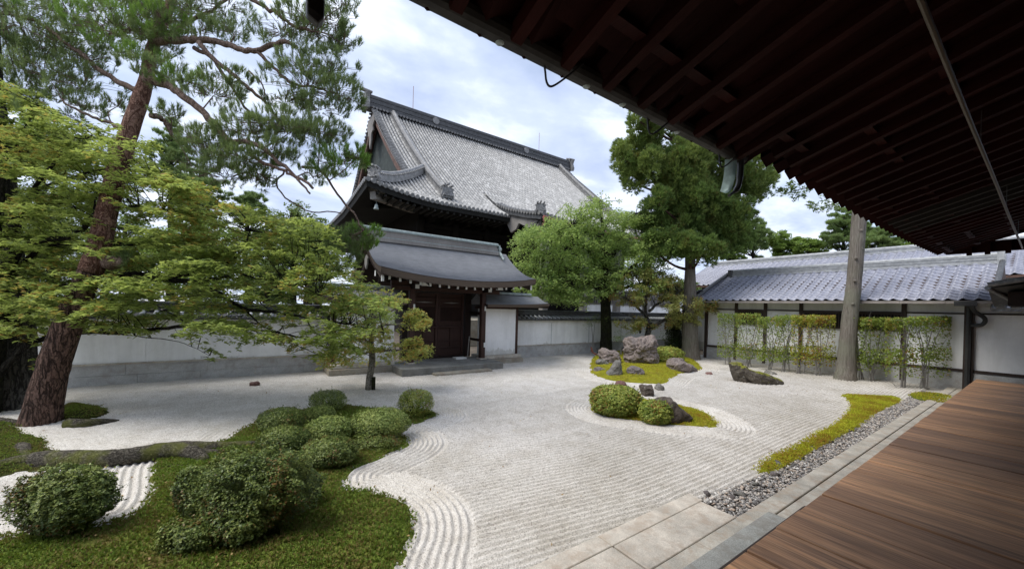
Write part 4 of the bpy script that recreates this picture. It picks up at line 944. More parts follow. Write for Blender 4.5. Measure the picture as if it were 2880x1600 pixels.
# flanking screen wall: white panel below, lattice above
fw_ = MB().box(-19.2, -19.05, 19.3, 31.5, .0, 2.42).build('screen_wall', 'plaster', mh)
MB().box(-19.25, -19.0, 19.3, 31.5, 2.42, 2.52).box(-19.25, -19.0, 19.3, 31.5, 3.45, 3.6).build('screen_rail', 'grey_wood', fw_)
lt = MB(); y = 19.4
while y < 31.4: lt.box(-19.16, -19.08, y, y+.10, 2.52, 3.45); y += .22
lt.build('lattice', 'grey_wood', fw_); MB().box(-19.3, -19.22, 19.3, 31.5, 2.5, 3.5).build('dark_backing', 'hall_wood', fw_)
# small white lantern-like block on the ledge between the porch posts
# ------------------------------------------------------------ tiled buildings at the back
def wave_tiles(name, x0, x1, ya, za, yb, zb, mat, par, px=.27, rowl=.22):
    """pantile sheet from eave (ya,za) up to (yb,zb)"""
    L_ = math.hypot(yb-ya, zb-za); nr = int(round(L_/rowl)); nc = int(round((x1-x0)/px)); xs = np.linspace(x0, x1, nc*8+1)
    ph = (xs-x0)/px*2*math.pi; wv = .030*np.cos(ph)+.012*np.cos(2*ph+1.0); A = []
    nrm = np.array([-(zb-za), (yb-ya)])/L_
    for i in range(nr):
        for du, up in ((0, .030), (.02, .034), (.99, .0)):
            u = (i+du)/nr; yy = ya+(yb-ya)*u; zz0 = za+(zb-za)*u+.05*math.sin(math.pi*u)*-1.2
            A.append([(x, yy+nrm[0]*(w+up), zz0+nrm[1]*(w+up)) for x, w in zip(xs, wv)])
    A = np.array(A); A[0, :, 2] -= .03; 
    return gridmesh(name, A, mat, par, False)
wbg = empty('white_storehouse', (-5, 17.5, 0), 'low white walled building with bluish tiled roof at the veranda end', 'building')
MB().box(-8.85, 5, 16.62, 19.8, -.1, 2.75).build('wall', 'plaster', wbg)
MB().box(-8.86, 5, 16.56, 16.62, -.1, .50).build('plinth', 'granite', wbg)
MB().box(-8.78, 5, 16.56, 16.64, .52, .60).build('rail', 'post_wood', wbg); MB().box(-8.78, 5, 16.575, 16.64, 2.155, 2.20).build('rail', 'post_wood', wbg)
for x_ in (-7.52, -6.44, -5.27, -2.62): MB().box(x_-.055, x_+.055, 16.555, 16.66, .08, 2.50).build('post', 'post_wood', wbg)
MB().box(-8.82, -8.70, 16.54, 16.66, -.05, 2.48).build('post', 'post_wood', wbg); MB().box(-1.42, -1.24, 16.50, 16.66, -.1, 2.5).build('post', 'post_wood', wbg)
for xa, xb in ((-7.47, -6.50), (-5.21, -2.68)):
    w_ = MB().box(xa, xb, 16.565, 16.63, 1.58, 1.64).box(xa, xb, 16.565, 16.63, 2.10, 2.155).build('window', 'post_wood', wbg)
    MB().box(xa, xb, 16.612, 16.618, 1.64, 2.10).build('dark_opening', 'hall_wood', w_)
    l = MB(); x = xa+.03
    while x < xb: l.box(x, x+.03, 16.58, 16.608, 1.64, 2.10); x += .075
    l.build('lattice', 'post_wood', w_)
wave_tiles('roof', -8.95, -.85, 15.92, 2.56, 18.5, 3.78, 'tile_blue', wbg)
MB().add([(-8.95, 15.95, 2.50), (-.85, 15.95, 2.50), (-.85, 21.05, 2.50), (-.85, 18.5, 3.72), (-8.95, 18.5, 3.72), (-8.95, 21.05, 2.50)], [(0, 1, 3, 4), (4, 3, 2, 5), (0, 4, 5), (1, 2, 3)]).build('roof_deck', 'post_wood', wbg)
b = MB()
for w, z0, z1 in ((.16, 0, .07), (.13, .07, .13), (.145, .13, .155), (.12, .155, .21), (.135, .21, .235)): b.box(-8.55, -.95, 18.5-w, 18.5+w, 3.72+z0, 3.72+z1)
b.tube([(-8.6, 18.5, 4.0), (-.9, 18.5, 4.0)], .075, 10); ro_ = b.build('ridge', 'tile_pale', wbg)
MB().box(-.98, -.82, 18.3, 18.7, 3.66, 4.12).build('ridge_end_tile', 'tile_pale', ro_, False, .03); MB().box(-8.74, -8.56, 18.3, 18.7, 3.66, 4.06).build('ridge_end_tile', 'tile_dark', ro_, False, .03)
b = MB(); b.tube([(-8.93, 15.95, 2.66), (-8.93, 17.2, 3.24), (-8.78, 18.5, 3.9)], .08, 8); b.build('verge_ridge', 'tile_dark', wbg); MB().tube([(-.88, 15.95, 2.66), (-.88, 18.5, 3.86)], .06, 8).build('verge_ridge', 'tile_dark', wbg)
# small lower hip at the left end
b = MB(); b.grid(np.array([[(-8.95-.95*u, 16.0+1.9*v, 2.95-.42*u+.25*v) for v in (0, .5, 1)] for u in (0, .5, 1)])); b.tube([(-9.9, 15.95, 2.56), (-8.93, 16.5, 3.02)], .07, 8); b.build('side_hip', 'tile_dark', wbg)
gt = MB()
for i in range(9): gt.box(-8.9+i*.9, -8.9+i*.9+.895, 15.84, 15.93, 2.44, 2.515)
gt.build('gutter', 'gutter_pale', wbg); dp = MB(); dp.box(-1.55, -1.15, 15.82, 16.0, 2.38, 2.50); dp.tube(smooth_path([(-1.25, 15.95, 2.4), (-1.22, 16.2, 2.25), (-1.05, 16.42, 2.05), (-1.1, 16.45, 1.88), (-1.30, 16.46, 1.85)], 4), .05, 8); dp.tube([(-1.33, 16.44, 2.4), (-1.33, 16.44, 0)], .05, 8)
dp.build('downpipe', 'iron', wbg)
mw = MB().box(-.9, 5, 16.0, 16.5, 2.25, 2.32); x = -.9
while x < 5: mw.tube([(x, 15.98, 2.30), (x, 16.5, 2.52)], .05, 7); x += .24
mw.tube([(-.9, 16.5, 2.62), (5, 16.5, 2.62)], .08, 8); mw.build('lean_to_tiles', 'tile_mid', wbg)
rb = empty('rear_roofed_building', (-3, 24, 0), 'long tiled roof rising behind the white storehouse', 'building')
wave_tiles('roof', -12.6, 7, 20.4, 3.55, 24.0, 5.02, 'tile_blue', rb)
MB().box(-12.3, 7, 21.2, 27, -.1, 3.75).build('wall', 'plaster_grey', rb)
MB().add([(-12.6, 20.42, 3.50), (7, 20.42, 3.50), (7, 27.6, 3.50), (7, 24, 4.95), (-12.6, 24, 4.95), (-12.6, 27.6, 3.50)], [(0, 1, 3, 4), (4, 3, 2, 5), (0, 4, 5), (1, 2, 3)]).build('roof_deck', 'post_wood', rb)
b = MB()
for w, z0, z1 in ((.2, 0, .08), (.16, .08, .16), (.18, .16, .19)): b.box(-12.4, 7, 24-w, 24+w, 4.95+z0, 4.95+z1)
b.tube([(-12.5, 24, 5.2), (7, 24, 5.2)], .08, 10); b.build('ridge', 'tile_pale', rb); MB().box(-12.6, 7, 20.3, 20.4, 3.42, 3.5).build('gutter', 'red_wood', rb)
sr = empty('entrance_roof', (1, 13.9, 2.3), 'small dark tiled roof at the right edge above the white wall', 'roof')
b = MB(); b.prism([(-.85, 12.95, 2.72), (-.80, 13.1, 2.66), (-.45, 14.6, 2.30), (6, 14.6, 2.30), (6, 12.95, 3.35), (6, 12.95, 3.45), (-.80, 12.95, 2.80)], (0, .08, .12)) if False else None
b = MB(); b.grid(np.array([[(-.80+6.5*u, 12.9+1.7*v, 2.76+.75*min(1, u*2.2)*(1-.2*v)-.30*v*(1-min(1, u*3))) for v in np.linspace(0, 1, 5)] for u in np.linspace(0, 1, 10)])); b.grid(np.array([[(-.80+6.5*u, 12.9+1.7*v, 2.68+.55*min(1, u*2.2)*(1-.3*v)-.36*v*(1-min(1, u*3))) for v in np.linspace(0, 1, 5)] for u in np.linspace(0, 1, 10)]))
b.build('roof', 'tile_dark', sr, False, 0, False)
b = MB(); b.tube([(-.8, 12.88, 2.76), (1.6, 12.88, 3.30)], .055, 8); b.tube([(-.8, 12.88, 2.70), (-.55, 13.9, 2.50), (-.5, 14.6, 2.36)], .05, 8); b.build('verge_tiles', 'tile_mid', sr)
MB().box(-.55, 5.6, 13.2, 14.5, 2.32, 2.62).build('beam', 'gate_dark', sr); MB().box(.9, 1.05, 13.4, 13.6, .5, 2.4).build('post', 'post_wood', sr)

# ------------------------------------------------------------ rocks
def rock(px, mat, label, thick=.8, zoff=.0, seed=0, rough=.05, name='rock', tilt=0.0, sub=3):
    """px: outline in the photograph; its lowest point stands on the ground; depth profile bulges behind and in front"""
    r_ = np.random.RandomState(seed+3); px = np.array(px, float); yb = px[:, 1].max(); xc = px[:, 0].mean()
    base = G(xc, yb); wpx = px[:, 0].max()-px[:, 0].min(); d0 = depth(base); wid = wpx*d0/F; th = wid*thick; d0 += th*.35
    fwd = unit(np.array([FW[0], FW[1], 0])); rgt = unit(np.array([RT[0], RT[1], 0])); pts = []
    sil = [P(q[0], q[1], d0) for q in px]; c = np.mean(sil, 0)
    for q in sil:
        pts.append(q)
        for s_, k in ((-.35, .82), (.35, .85), (.55, .6), (-.52, .5)): pts.append(c+(q-c)*k*r_.uniform(.92, 1.05)+fwd*s_*th)
    pts = np.array(pts); pts[:, 2] = np.where(pts[:, 2] < .05, -.08, pts[:, 2])
    bm = bmesh.new(); vs = [bm.verts.new(p) for p in pts]; h_ = bmesh.ops.convex_hull(bm, input=vs)
    bmesh.ops.delete(bm, geom=list({g for g in h_['geom_interior']+h_['geom_unused'] if isinstance(g, bmesh.types.BMVert)}), context='VERTS')
    bmesh.ops.triangulate(bm, faces=bm.faces)
    for _ in range(sub): bmesh.ops.subdivide_edges(bm, edges=[e for e in bm.edges if e.calc_length() > wid*.05], cuts=1, use_grid_fill=True); bmesh.ops.triangulate(bm, faces=bm.faces)
    bmesh.ops.smooth_vert(bm, verts=bm.verts, factor=.5, use_axis_x=True, use_axis_y=True, use_axis_z=True)
    for v in bm.verts:
        p = v.co*(2.2/max(.25, wid)*.9)+Vector((seed*7.1, 0, 0)); n_ = mnoise.fractal(p, .8, 2.1, 6)-.9*abs(mnoise.noise(p*1.7))+.2-.5*abs(mnoise.noise(p*4.1))
        q = v.co-Vector(c); v.co += q.normalized()*n_*wid*rough*2.0
    me = bpy.data.meshes.new(name); bm.to_mesh(me); bm.free()
    o = link(name, me, mat); return tag(o, label, 'rock')
def z4(l): return [(1440+x/4.6, 780+y/4.6) for x, y in l]
def z5(l): return [(1640+x/5.11, 960+y/5.11) for x, y in l]
def z6(l): return [(1940+x/4.208, 780+y/4.208) for x, y in l]
rock(z4([(1480, 830), (1500, 800), (1640, 765), (1780, 765), (1865, 805), (1868, 870), (1845, 1000), (1850, 1110), (1740, 1155), (1600, 1145), (1480, 1120), (1465, 1040), (1500, 940)]), 'rock_pink', 'tallest boulder, craggy and pinkish, at the middle of the moss island', .75, 0, 1, .07, sub=4)
rock(z4([(1110, 1010), (1160, 945), (1210, 920), (1310, 930), (1385, 965), (1400, 1050), (1440, 1130), (1300, 1145), (1190, 1120), (1120, 1060)]), 'rock_pink', 'low broad pinkish boulder left of the tallest boulder', .7, 0, 2, .06)
rock(z4([(1090, 1080), (1120, 1052), (1210, 1065), (1250, 1110), (1200, 1165), (1100, 1160)]), 'rock_grey', 'small grey brown rock in front of the low broad boulder', .8, 0, 3, .06)
rock(z4([(1048, 1210), (1070, 1162), (1130, 1158), (1215, 1185), (1200, 1225), (1120, 1238), (1050, 1235)]), 'rock_purple', 'flat purplish rock on the left tip of the moss island', .8, 0, 4, .05)
rock(z4([(1205, 1275), (1270, 1190), (1335, 1100), (1358, 1070), (1395, 1072), (1412, 1120), (1425, 1210), (1445, 1285), (1330, 1300), (1220, 1298)]), 'rock_grey', 'pointed upright grey rock at the front of the moss island', .6, 0, 5, .05)
rock(z4([(1468, 1215), (1490, 1170), (1550, 1148), (1640, 1160), (1700, 1210), (1745, 1295), (1650, 1300), (1500, 1265)]), 'rock_purple', 'rounded purple grey rock on the moss before the tallest boulder', .8, 0, 6, .05)
rock(z4([(1980, 1115), (2040, 1062), (2150, 1048), (2260, 1078), (2320, 1130), (2350, 1200), (2260, 1232), (2130, 1232), (2010, 1180)]), 'rock_pink', 'long rounded reddish boulder at the right end of the moss island', .7, 0, 7, .05)
rock(z4([(2290, 1110), (2340, 1135), (2395, 1185), (2412, 1215), (2330, 1225), (2280, 1200)]), 'rock_purple', 'grey rock tucked against the right end of the reddish boulder', .6, 0, 8, .04)
rock(z5([(465, 605), (500, 570), (550, 560), (610, 590), (665, 645), (600, 650), (520, 632)]), 'rock_red', 'small reddish wedge of rock in the gravel between both moss islands', .8, 0, 9, .04)
rock(z5([(812, 690), (820, 640), (850, 618), (985, 625), (1000, 660), (1020, 770), (960, 790), (870, 780)]), 'rock_dark', 'dark squarish rock with white stains in the gravel', .8, 0, 10, .05)
rock(z5([(1030, 665), (1060, 625), (1095, 593), (1130, 615), (1150, 655), (1182, 685), (1150, 705), (1080, 700)]), 'rock_grey', 'small grey peaked rock right of the dark squarish rock', .8, 0, 11, .05)
rock(z5([(1748, 460), (1780, 443), (1850, 440), (1872, 460), (1850, 480), (1770, 478)]), 'rock_red', 'flat dark red stone in the gravel left of the leaning rock', .8, 0, 12, .04)
rock(z6([(458, 1012), (490, 1000), (590, 1003), (640, 1030), (700, 1080), (760, 1150), (780, 1242), (640, 1240), (560, 1235), (510, 1130)]), 'rock_mossy', 'dark rock leaning like a wedge with a mossy top, in the raked gravel', .5, 0, 13, .04)
lr = bpy.data.objects[-1] if False else None
LRK = [o for o in COL.objects if o.get('label', '').startswith('dark rock leaning')][0]
_b = rock(z6([(640, 1060), (700, 1075), (900, 1150), (1040, 1185), (1100, 1235), (1095, 1262), (960, 1268), (760, 1245), (650, 1200)]), 'rock_mossy', 'x', .35, 0, 14, .035, 'tail'); 
for k in ('label', 'category'): del _b[k]
_b.parent = LRK
rock(z6([(880, 1125), (930, 1105), (1010, 1118), (1030, 1138), (960, 1148), (885, 1145)]), 'rock_grey', 'flat pale grey stone behind the leaning mossy rock', .9, 0, 15, .03)
rock(z5([(850, 960), (880, 890), (930, 832), (1100, 808), (1220, 820), (1340, 890), (1440, 1000), (1480, 1100), (1470, 1180), (1320, 1190), (1000, 1160), (870, 1080)]), 'rock_dark', 'dark arched rock behind the smaller round bush', .35, 0, 16, .04)
_a = [o for o in COL.objects if o.get('label', '').startswith('dark arched')][0]
_b = rock(z5([(1380, 940), (1450, 985), (1560, 1075), (1590, 1100), (1500, 1140), (1490, 1178), (1400, 1185)]), 'rock_dark', 'x', .5, 0, 17, .035, 'spur')
for k in ('label', 'category'): del _b[k]
_b.parent = _a
rock([(700, 1082), (704, 1074), (722, 1072), (730, 1077), (728, 1083), (712, 1085)], 'rock_red', 'small brown stone alone on the gravel before the left wall', .7, 0, 18, .03)
rock([(1743, 985), (1752, 976), (1768, 978), (1772, 992), (1750, 996)], 'rock_grey', 'small grey rock behind the moss island, left of the tallest boulder', .8, 0, 19, .05)
rp = MB().tube([P(1668, 992, depth(G(1668, 1000))), P(1662, 976, depth(G(1668, 1000)))], .035, 7); rp.tube(smooth_path([P(1662, 985, depth(G(1668, 1000))), P(1672, 994, depth(G(1668, 1000))), P(1690, 1002, depth(G(1690, 1004)))], 3), .035, 7)
tag(rp.build('rusty_pipe', 'rust'), 'bent rusty pipe stub at the left of the broad pinkish boulder', 'pipe')

# ------------------------------------------------------------ bushes
fwdh = unit(np.array([FW[0], FW[1], 0.0])); rgth = unit(np.array([RT[0], RT[1], 0.0]))
def bush(x0, x1, y0, y1, mat, label, leaf=.024, n=2600, group=None, squash=1.0, open_=.0, name='azalea_bush', lump=.075, foot=.22, shape='leaf', extra=()):
    e_ = None; allV = []; b = MB()
    for bi, (x0, x1, y0, y1, k_) in enumerate([(x0, x1, y0, y1, 1.0)]+list(extra)):
        cx_ = (x0+x1)/2; sc_ = 1/math.sqrt(1+.8*((cx_-CX)/F)**2); f = G(cx_, y1); d = depth(f); rx = (x1-x0)/2*d/F; rd_ = rx*.85*squash*sc_; c = f+fwdh*rd_*.7; dc = depth(c); rx = (x1-x0)/2*dc/F*1.03*sc_
        zt = P(cx_, y0, dc+rd_*.1)[2]*1.04; zc = zt*.46; rzv = zt-zc
        if e_ is None: e_ = empty(name, (c[0], c[1], 0), label, 'bush', group)
        nn_ = int(n*2.4*k_); z_ = np.where(rng.rand(nn_) < .62, rng.rand(nn_)**.8, -rng.rand(nn_)); hr = (1-np.abs(z_)**2.5)**(1/2.3); a = rng.rand(nn_)*2*math.pi; D = np.stack([hr*np.cos(a), hr*np.sin(a), z_], -1); sd0 = rng.randint(1000)
        rr = 1-rng.rand(nn_)**2.4*(.42+open_)
        bump_ = 1+lump*fnoise(D[:, 0]*2.2+D[:, 2], D[:, 1]*2.2-D[:, 2], 2.4, sd0)+.8*lump*fnoise(D[:, 0]*6-D[:, 2]*3, D[:, 1]*6+D[:, 2]*5, 2, sd0+1)+lump*.6*fnoise(D[:, 0]*11+D[:, 2]*7, D[:, 1]*11-D[:, 2]*6, 2, sd0+2)
        rr = rr*bump_
        C = np.stack([c[0]+(rgth[0]*D[:, 0]*rx+fwdh[0]*D[:, 1]*rd_)*rr, c[1]+(rgth[1]*D[:, 0]*rx+fwdh[1]*D[:, 1]*rd_)*rr, zc+D[:, 2]*rzv*np.where(D[:, 2] < 0, zc/rzv, rr)], -1)
        low = np.clip((C[:, 2]/zc), 0, 1); C[:, :2] = c[:2]+(C[:, :2]-c[:2])*(1-foot*(1-low))[:, None]
        keep = (C[:, 2] > .02) & (fnoise(C[:, 0]*14, C[:, 1]*14+C[:, 2]*17, 1, sd0+5) > -.5-.3*(rng.rand(nn_))); C = C[keep]
        nr = unit(C-np.array([c[0], c[1], zc*.6]))+np.array([0, 0, .6]); allV.append(leaves(C, leaf*rng.uniform(.7, 1.3, len(C)), nr, shape, .5))
        # shoots poking out of the outline
        ms = int(nn_*.012); ii = rng.randint(0, len(C), ms)
        for p in C[ii]:
            o_ = unit(p-np.array([c[0], c[1], zc]))+np.array([0, 0, .5]); tip = p+unit(o_)*rng.uniform(.02, .07); b.tube([p-unit(o_)*.05, tip], [.0022, .0012], 3, False); q = p+(tip-p)*rng.rand(5, 1)+rng.normal(size=(5, 3))*.008; allV.append(leaves(q, leaf, np.tile(o_, (5, 1)), shape, .9))
        for i in range(14+int(10*open_*3)):
            a = rng.rand()*6.28; q = rng.uniform(.2, .85); tip = c+(rgth*math.cos(a)*rx+fwdh*math.sin(a)*rd_)*q+np.array([0, 0, zt*rng.uniform(.4, .9)]); st_ = c+(tip-c)*.12; st_[2] = 0
            b.tube(np.array([st_, (st_+tip)/2+rng.normal(size=3)*.02, tip]), [.011, .007, .003], 4, False)
    polymesh('foliage', np.concatenate(allV), mat, e_); b.build('stems', 'bark_dark', e_); return e_
GR = 'clipped azalea bushes on the moss peninsula'
bush(854, 961, 1098, 1166, 'lf_azalea', 'small round azalea farthest from the camera, right of centre in its clump', .024, 3600, GR)
bush(840, 932, 1141, 1196, 'lf_azalea', 'small azalea in front of the farthest round one', .024, 2800, GR)
bush(697, 842, 1148, 1230, 'lf_azalea_d', 'dome shaped azalea at the far left of the clump, above the root end', .024, 5200, GR)
bush(700, 852, 1200, 1300, 'lf_azalea_d', 'dark azalea dome at the end of the long root', .024, 6000, GR)
bush(838, 980, 1172, 1262, 'lf_azalea', 'azalea in the middle of the clump with reddish leaf tips', .024, 5200, GR)
bush(820, 985, 1232, 1330, 'lf_azalea_d', 'dark azalea next to the gravel at the notch of the moss', .024, 6500, GR)
bush(966, 1136, 1150, 1250, 'lf_azalea', 'wide flat topped azalea just left of the ball shaped one', .024, 6800, GR, foot=.3)
bush(1113, 1210, 1096, 1182, 'lf_azalea_y', 'ball shaped bright azalea on the right tip of the moss peninsula', .024, 4200, GR, foot=.25)
bush(500, 850, 1275, 1530, 'lf_azalea_d', 'largest loose azalea in the foreground, dark and spreading', .024, 17000, GR, .75, .3, lump=.26, foot=.4, extra=[(440, 620, 1320, 1480, .35), (700, 880, 1325, 1450, .35), (560, 760, 1262, 1380, .35), (520, 740, 1420, 1560, .3)])
bush(-70, 292, 1318, 1540, 'lf_azalea_d', 'loose open azalea at the left edge of the photo', .024, 14000, GR, .8, .35, lump=.18, foot=.5)
bush(405, 600, 1465, 1575, 'lf_azalea_d', 'low sprawling azalea shoots at the foot of the largest bush', .022, 3200, GR, .7, .3, lump=.3, foot=.1)
bush(960, 1115, 1225, 1272, 'lf_azalea_d', 'very low azalea growth spilling onto the gravel below the flat topped bush', .024, 2200, GR, .6, .2, lump=.35, foot=.0)
bush(1668, 1814, 1085, 1178, 'lf_azalea_y', 'larger round bush on the small moss island', .042, 6000, 'round bushes on the small moss island', foot=.05)
bush(1806, 1900, 1126, 1199, 'lf_azalea_y', 'smaller round bush in front of the dark arched rock', .038, 3000, 'round bushes on the small moss island', foot=.05)
bush(1838, 1936, 976, 1028, 'lf_azalea_y', 'low clipped bush right of the tallest boulder', .05, 3600, None, foot=.0)
bush(1872, 1932, 880, 1004, 'lf_dark', 'dark glossy bush left of the thick cedar trunk', .07, 2600, None, .8, .3, lump=.3, name='dark_bush')

# ------------------------------------------------------------ trees
def tree(name, base, label, cat='tree', group=None): return empty(name, (base[0], base[1], 0), label, cat, group)
def sprays(centers, radii, per, leaf, shape, flat=.16, tilt=.35, droop=.25):
    """flattened leafy sprays"""
    out_ = []
    for c, r_ in zip(centers, radii):
        n_ = int(per*(r_/.35)**2*rng.uniform(.8, 1.2)); a = rng.rand(n_)*6.28; q = np.sqrt(rng.rand(n_))*r_
        # gather leaves into radiating fingers
        k = rng.randint(5, 9); fa = rng.rand(k)*6.28; ai = fa[rng.randint(0, k, n_)]; a = np.where(rng.rand(n_) < .75, ai+rng.normal(size=n_)*.22, a)
        tx, ty = rng.normal(size=2)*.22; x = q*np.cos(a); y_ = q*np.sin(a); z_ = rng.normal(size=n_)*r_*flat*.6+x*tx+y_*ty-droop*(q/r_)**2*r_
        out_.append(np.stack([c[0]+x, c[1]+y_, c[2]+z_], -1))
    C = np.concatenate(out_); nrm = np.tile([0, 0, 1.0], (len(C), 1)); return leaves(C, leaf, nrm, shape, tilt), C
def scatter_px(poly, n, d0, d1, gap=None):
    poly = np.asarray(poly, float); o = []; x0, y0 = poly.min(0); x1, y1 = poly.max(0)
    while len(o) < n:
        x, y = rng.uniform(x0, x1), rng.uniform(y0, y1)
        if not inpoly(np.array(x), np.array(y), poly): continue
        if gap and any((x-g[0])**2/g[2]**2+(y-g[1])**2/g[3]**2 < 1 for g in gap): continue
        o.append(P(x, y, rng.uniform(d0, d1)))
    return np.array(o)

# --- big foreground maple
DM = 6.6
mp = tree('maple_tree', P(-40, 1180, 6.2), 'large green maple spreading its branches from the left edge', 'maple tree')
tr = MB(); paths = []
limbr(tr, [P(-60, 1215, 6.2), P(-35, 1050, 6.2), P(-12, 900, 6.2), P(10, 800, 6.3), P(30, 740, 6.4)], [.22, .17, .14, .12, .10])
mt_ = tr.build('trunk', 'bark_mossy', mp, True)
lb = MB()
def L(pts, r0, r1, d=DM, k=8): 
    p = [P(q[0], q[1], (q[2] if len(q) > 2 else d)) for q in pts]; paths.append(limb(lb, p, r0*.72, r1*.8, k, .006))
L([(-10, 1060, 6.2), (40, 1005, 6.3), (90, 962, 6.4), (160, 948), (240, 934), (340, 935), (450, 925), (560, 915), (640, 922), (760, 932), (850, 950), (950, 990)], .075, .014)
L([(10, 850, 6.3), (150, 815, 6.4), (310, 782), (400, 778), (440, 774), (480, 788), (540, 792), (600, 815), (680, 865), (760, 877), (850, 890), (960, 908), (1080, 935)], .10, .014)
L([(300, 784), (370, 772), (440, 778), (520, 770), (600, 752), (650, 735), (690, 690), (702, 650)], .085, .012)
L([(600, 752), (640, 745), (680, 770), (760, 790), (830, 800), (900, 830)], .035, .008); L([(560, 790), (640, 780), (680, 790)], .05, .02)
L([(20, 760, 6.3), (60, 695), (130, 672), (200, 668), (260, 622), (350, 582), (460, 590)], .10, .014, 6.3)
L([(260, 622), (265, 590), (270, 550)], .03, .014, 6.3); L([(60, 745), (110, 705), (170, 688), (260, 690), (380, 690)], .06, .012, 6.5)
L([(235, 635), (215, 590), (185, 555)], .02, .008, 6.3); L([(30, 740), (40, 640), (90, 540), (160, 450), (260, 380)], .08, .012, 6.6)
L([(40, 640), (20, 500), (60, 380), (110, 300)], .05, .01, 6.6); L([(90, 540), (200, 500), (330, 470), (450, 480)], .04, .008, 6.8)
L([(690, 868), (720, 900), (760, 930), (820, 965), (900, 1000)], .022, .006); L([(860, 892), (880, 930), (940, 960), (1040, 1000)], .02, .006)
L([(580, 756), (590, 725), (600, 715)], .02, .008); L([(510, 905), (540, 885), (560, 865)], .014, .005); L([(300, 935), (380, 945), (500, 960), (590, 1000)], .016, .004, 6.4)
L([(-40, 880, 6.2), (-10, 640, 6.2), (0, 400, 6.3), (-60, 250, 6.4)], .12, .03)
lb.build('branches', 'bark_dark', mp, True)
reg = [(-60, 200), (40, 235), (90, 290), (170, 315), (290, 345), (350, 390), (450, 455), (560, 505), (640, 560), (760, 600), (870, 620), (930, 670), (970, 740), (1010, 780), (1080, 830), (1110, 850), (1060, 890), (1020, 930), (1000, 970), (950, 985), (900, 985), (830, 955), (700, 950), (590, 930), (400, 915), (200, 930), (-60, 940)]
gaps = [(398, 618, 42, 13), (380, 645, 55, 10), (30, 250, 30, 20), (320, 800, 24, 12), (470, 852, 120, 6)]
C = scatter_px(reg, 780, 5.6, 8.2, gaps); rad = rng.uniform(.14, .38, len(C))
hang = [(560, 960), (600, 985), (585, 1005), (500, 940), (540, 945), (780, 960), (740, 950), (840, 985), (880, 1000), (110, 1010), (125, 1030), (700, 925), (640, 935), (420, 930), (330, 925), (90, 960), (860, 960)]
C2 = np.array([P(q[0], q[1], 6.4+rng.uniform(-.3, .3)) for q in hang]); rad2 = rng.uniform(.12, .22, len(C2))
C = np.vstack([C, C2]); rad = np.concatenate([rad, rad2])
V, _ = sprays(C, rad, 150, .064, 'maple', .13, .33, .22); polymesh('crown', V, 'lf_maple', mp)
tw = MB()
for c, r_ in zip(C, rad):
    q = nearest(paths, c)
    if np.linalg.norm(q-c) < 1.6: twig(tw, q, c, .0045)
    for _ in range(2): a = rng.rand()*6.28; twig(tw, c, c+np.array([math.cos(a), math.sin(a), -.15])*r_*.8, .0025, .01)
tw.build('twigs', 'bark_dark', mp)
print('maple leaves', len(V))

# --- red pine
base = G(110, 1207); dp_ = depth(base)+.33
pt = tree('red_pine', base, 'tall red barked pine with huge leaning trunk at left', 'pine tree')
DP = dp_
def ss(px): return 1/math.sqrt(1+((px-CX)/F)**2)
def pr_(w, d=DP): return w/2*d/F*.56
tr = MB(); limbr(tr, [P(104, 1225, DP), P(112, 1190, DP), P(135, 1090, DP), P(160, 1000, DP), P(197, 900, DP), P(225, 830, DP), P(255, 765, DP)], [pr_(190), pr_(150), pr_(124), pr_(115), pr_(106), pr_(98), pr_(92)], 20, 5, .07)
tr.build('trunk', 'bark_pine', pt, True)
tr = MB(); limbr(tr, [P(253, 770, DP), P(278, 700, DP+.1), P(300, 600, DP+.2), P(322, 510, DP+.3), P(345, 430, DP+.4), P(372, 345, DP+.5), P(398, 270, DP+.6), P(414, 215, DP+.7), P(425, 150, DP+.8), P(450, 80, DP+.9), P(480, 10, DP+1.0), P(500, -90, DP+1.2), P(520, -220, DP+1.4)], [pr_(94), pr_(90), pr_(84), pr_(82), pr_(82), pr_(76), pr_(72), pr_(60), pr_(56), pr_(50), pr_(46), pr_(40), pr_(30)], 16, 4, .07)
tr.build('upper_trunk', 'bark_red', pt, True)
lb = MB(); paths = []
def L2(pts, w0, w1, d=6.6): p = [P(q[0], q[1], (q[2] if len(q) > 2 else d)) for q in pts]; paths.append(limb(lb, p, w0/2*d/F, w1/2*d/F, 8, .01))
L2([(412, 222, 6.4), (450, 235, 6.3), (480, 245, 6.2), (540, 290, 6.1), (600, 345, 6.0), (650, 400, 5.9), (720, 405, 5.8), (800, 470, 5.8), (880, 530, 5.8)], 26, 7, 6.2)
L2([(440, 120, 6.6), (500, 115, 6.5), (560, 112, 6.4), (620, 118, 6.3), (680, 140, 6.2), (722, 144, 6.2), (790, 118, 6.1), (835, 132, 6.1)], 20, 10, 6.4)
L2([(722, 144), (770, 190), (820, 235), (880, 246), (950, 265)], 10, 5, 6.2); L2([(560, 120), (600, 165), (660, 215), (700, 250), (750, 290), (785, 345)], 14, 6, 6.3)
L2([(545, 135), (600, 165), (625, 205), (690, 300), (740, 360)], 12, 5, 6.5); L2([(660, -30), (720, 5), (780, 42), (825, 72), (880, 90)], 12, 7, 6.0)
L2([(400, 260, 6.6), (330, 230), (270, 190), (240, 160), (190, 125), (100, 60), (0, 40)], 16, 6, 6.9); L2([(700, 430, 5.9), (745, 462), (800, 480), (845, 512), (872, 545)], 11, 5, 5.8)
L2([(425, 325, 6.4), (455, 332), (472, 355), (485, 382)], 16, 9, 6.6); L2([(360, 380, 6.4), (320, 350), (260, 330), (180, 290)], 12, 5, 6.8)
L2([(310, 738, 6.0), (348, 736, 5.9)], 46, 20, 5.9); L2([(340, 430, 6.3), (305, 428, 6.2)], 30, 22, 6.3)
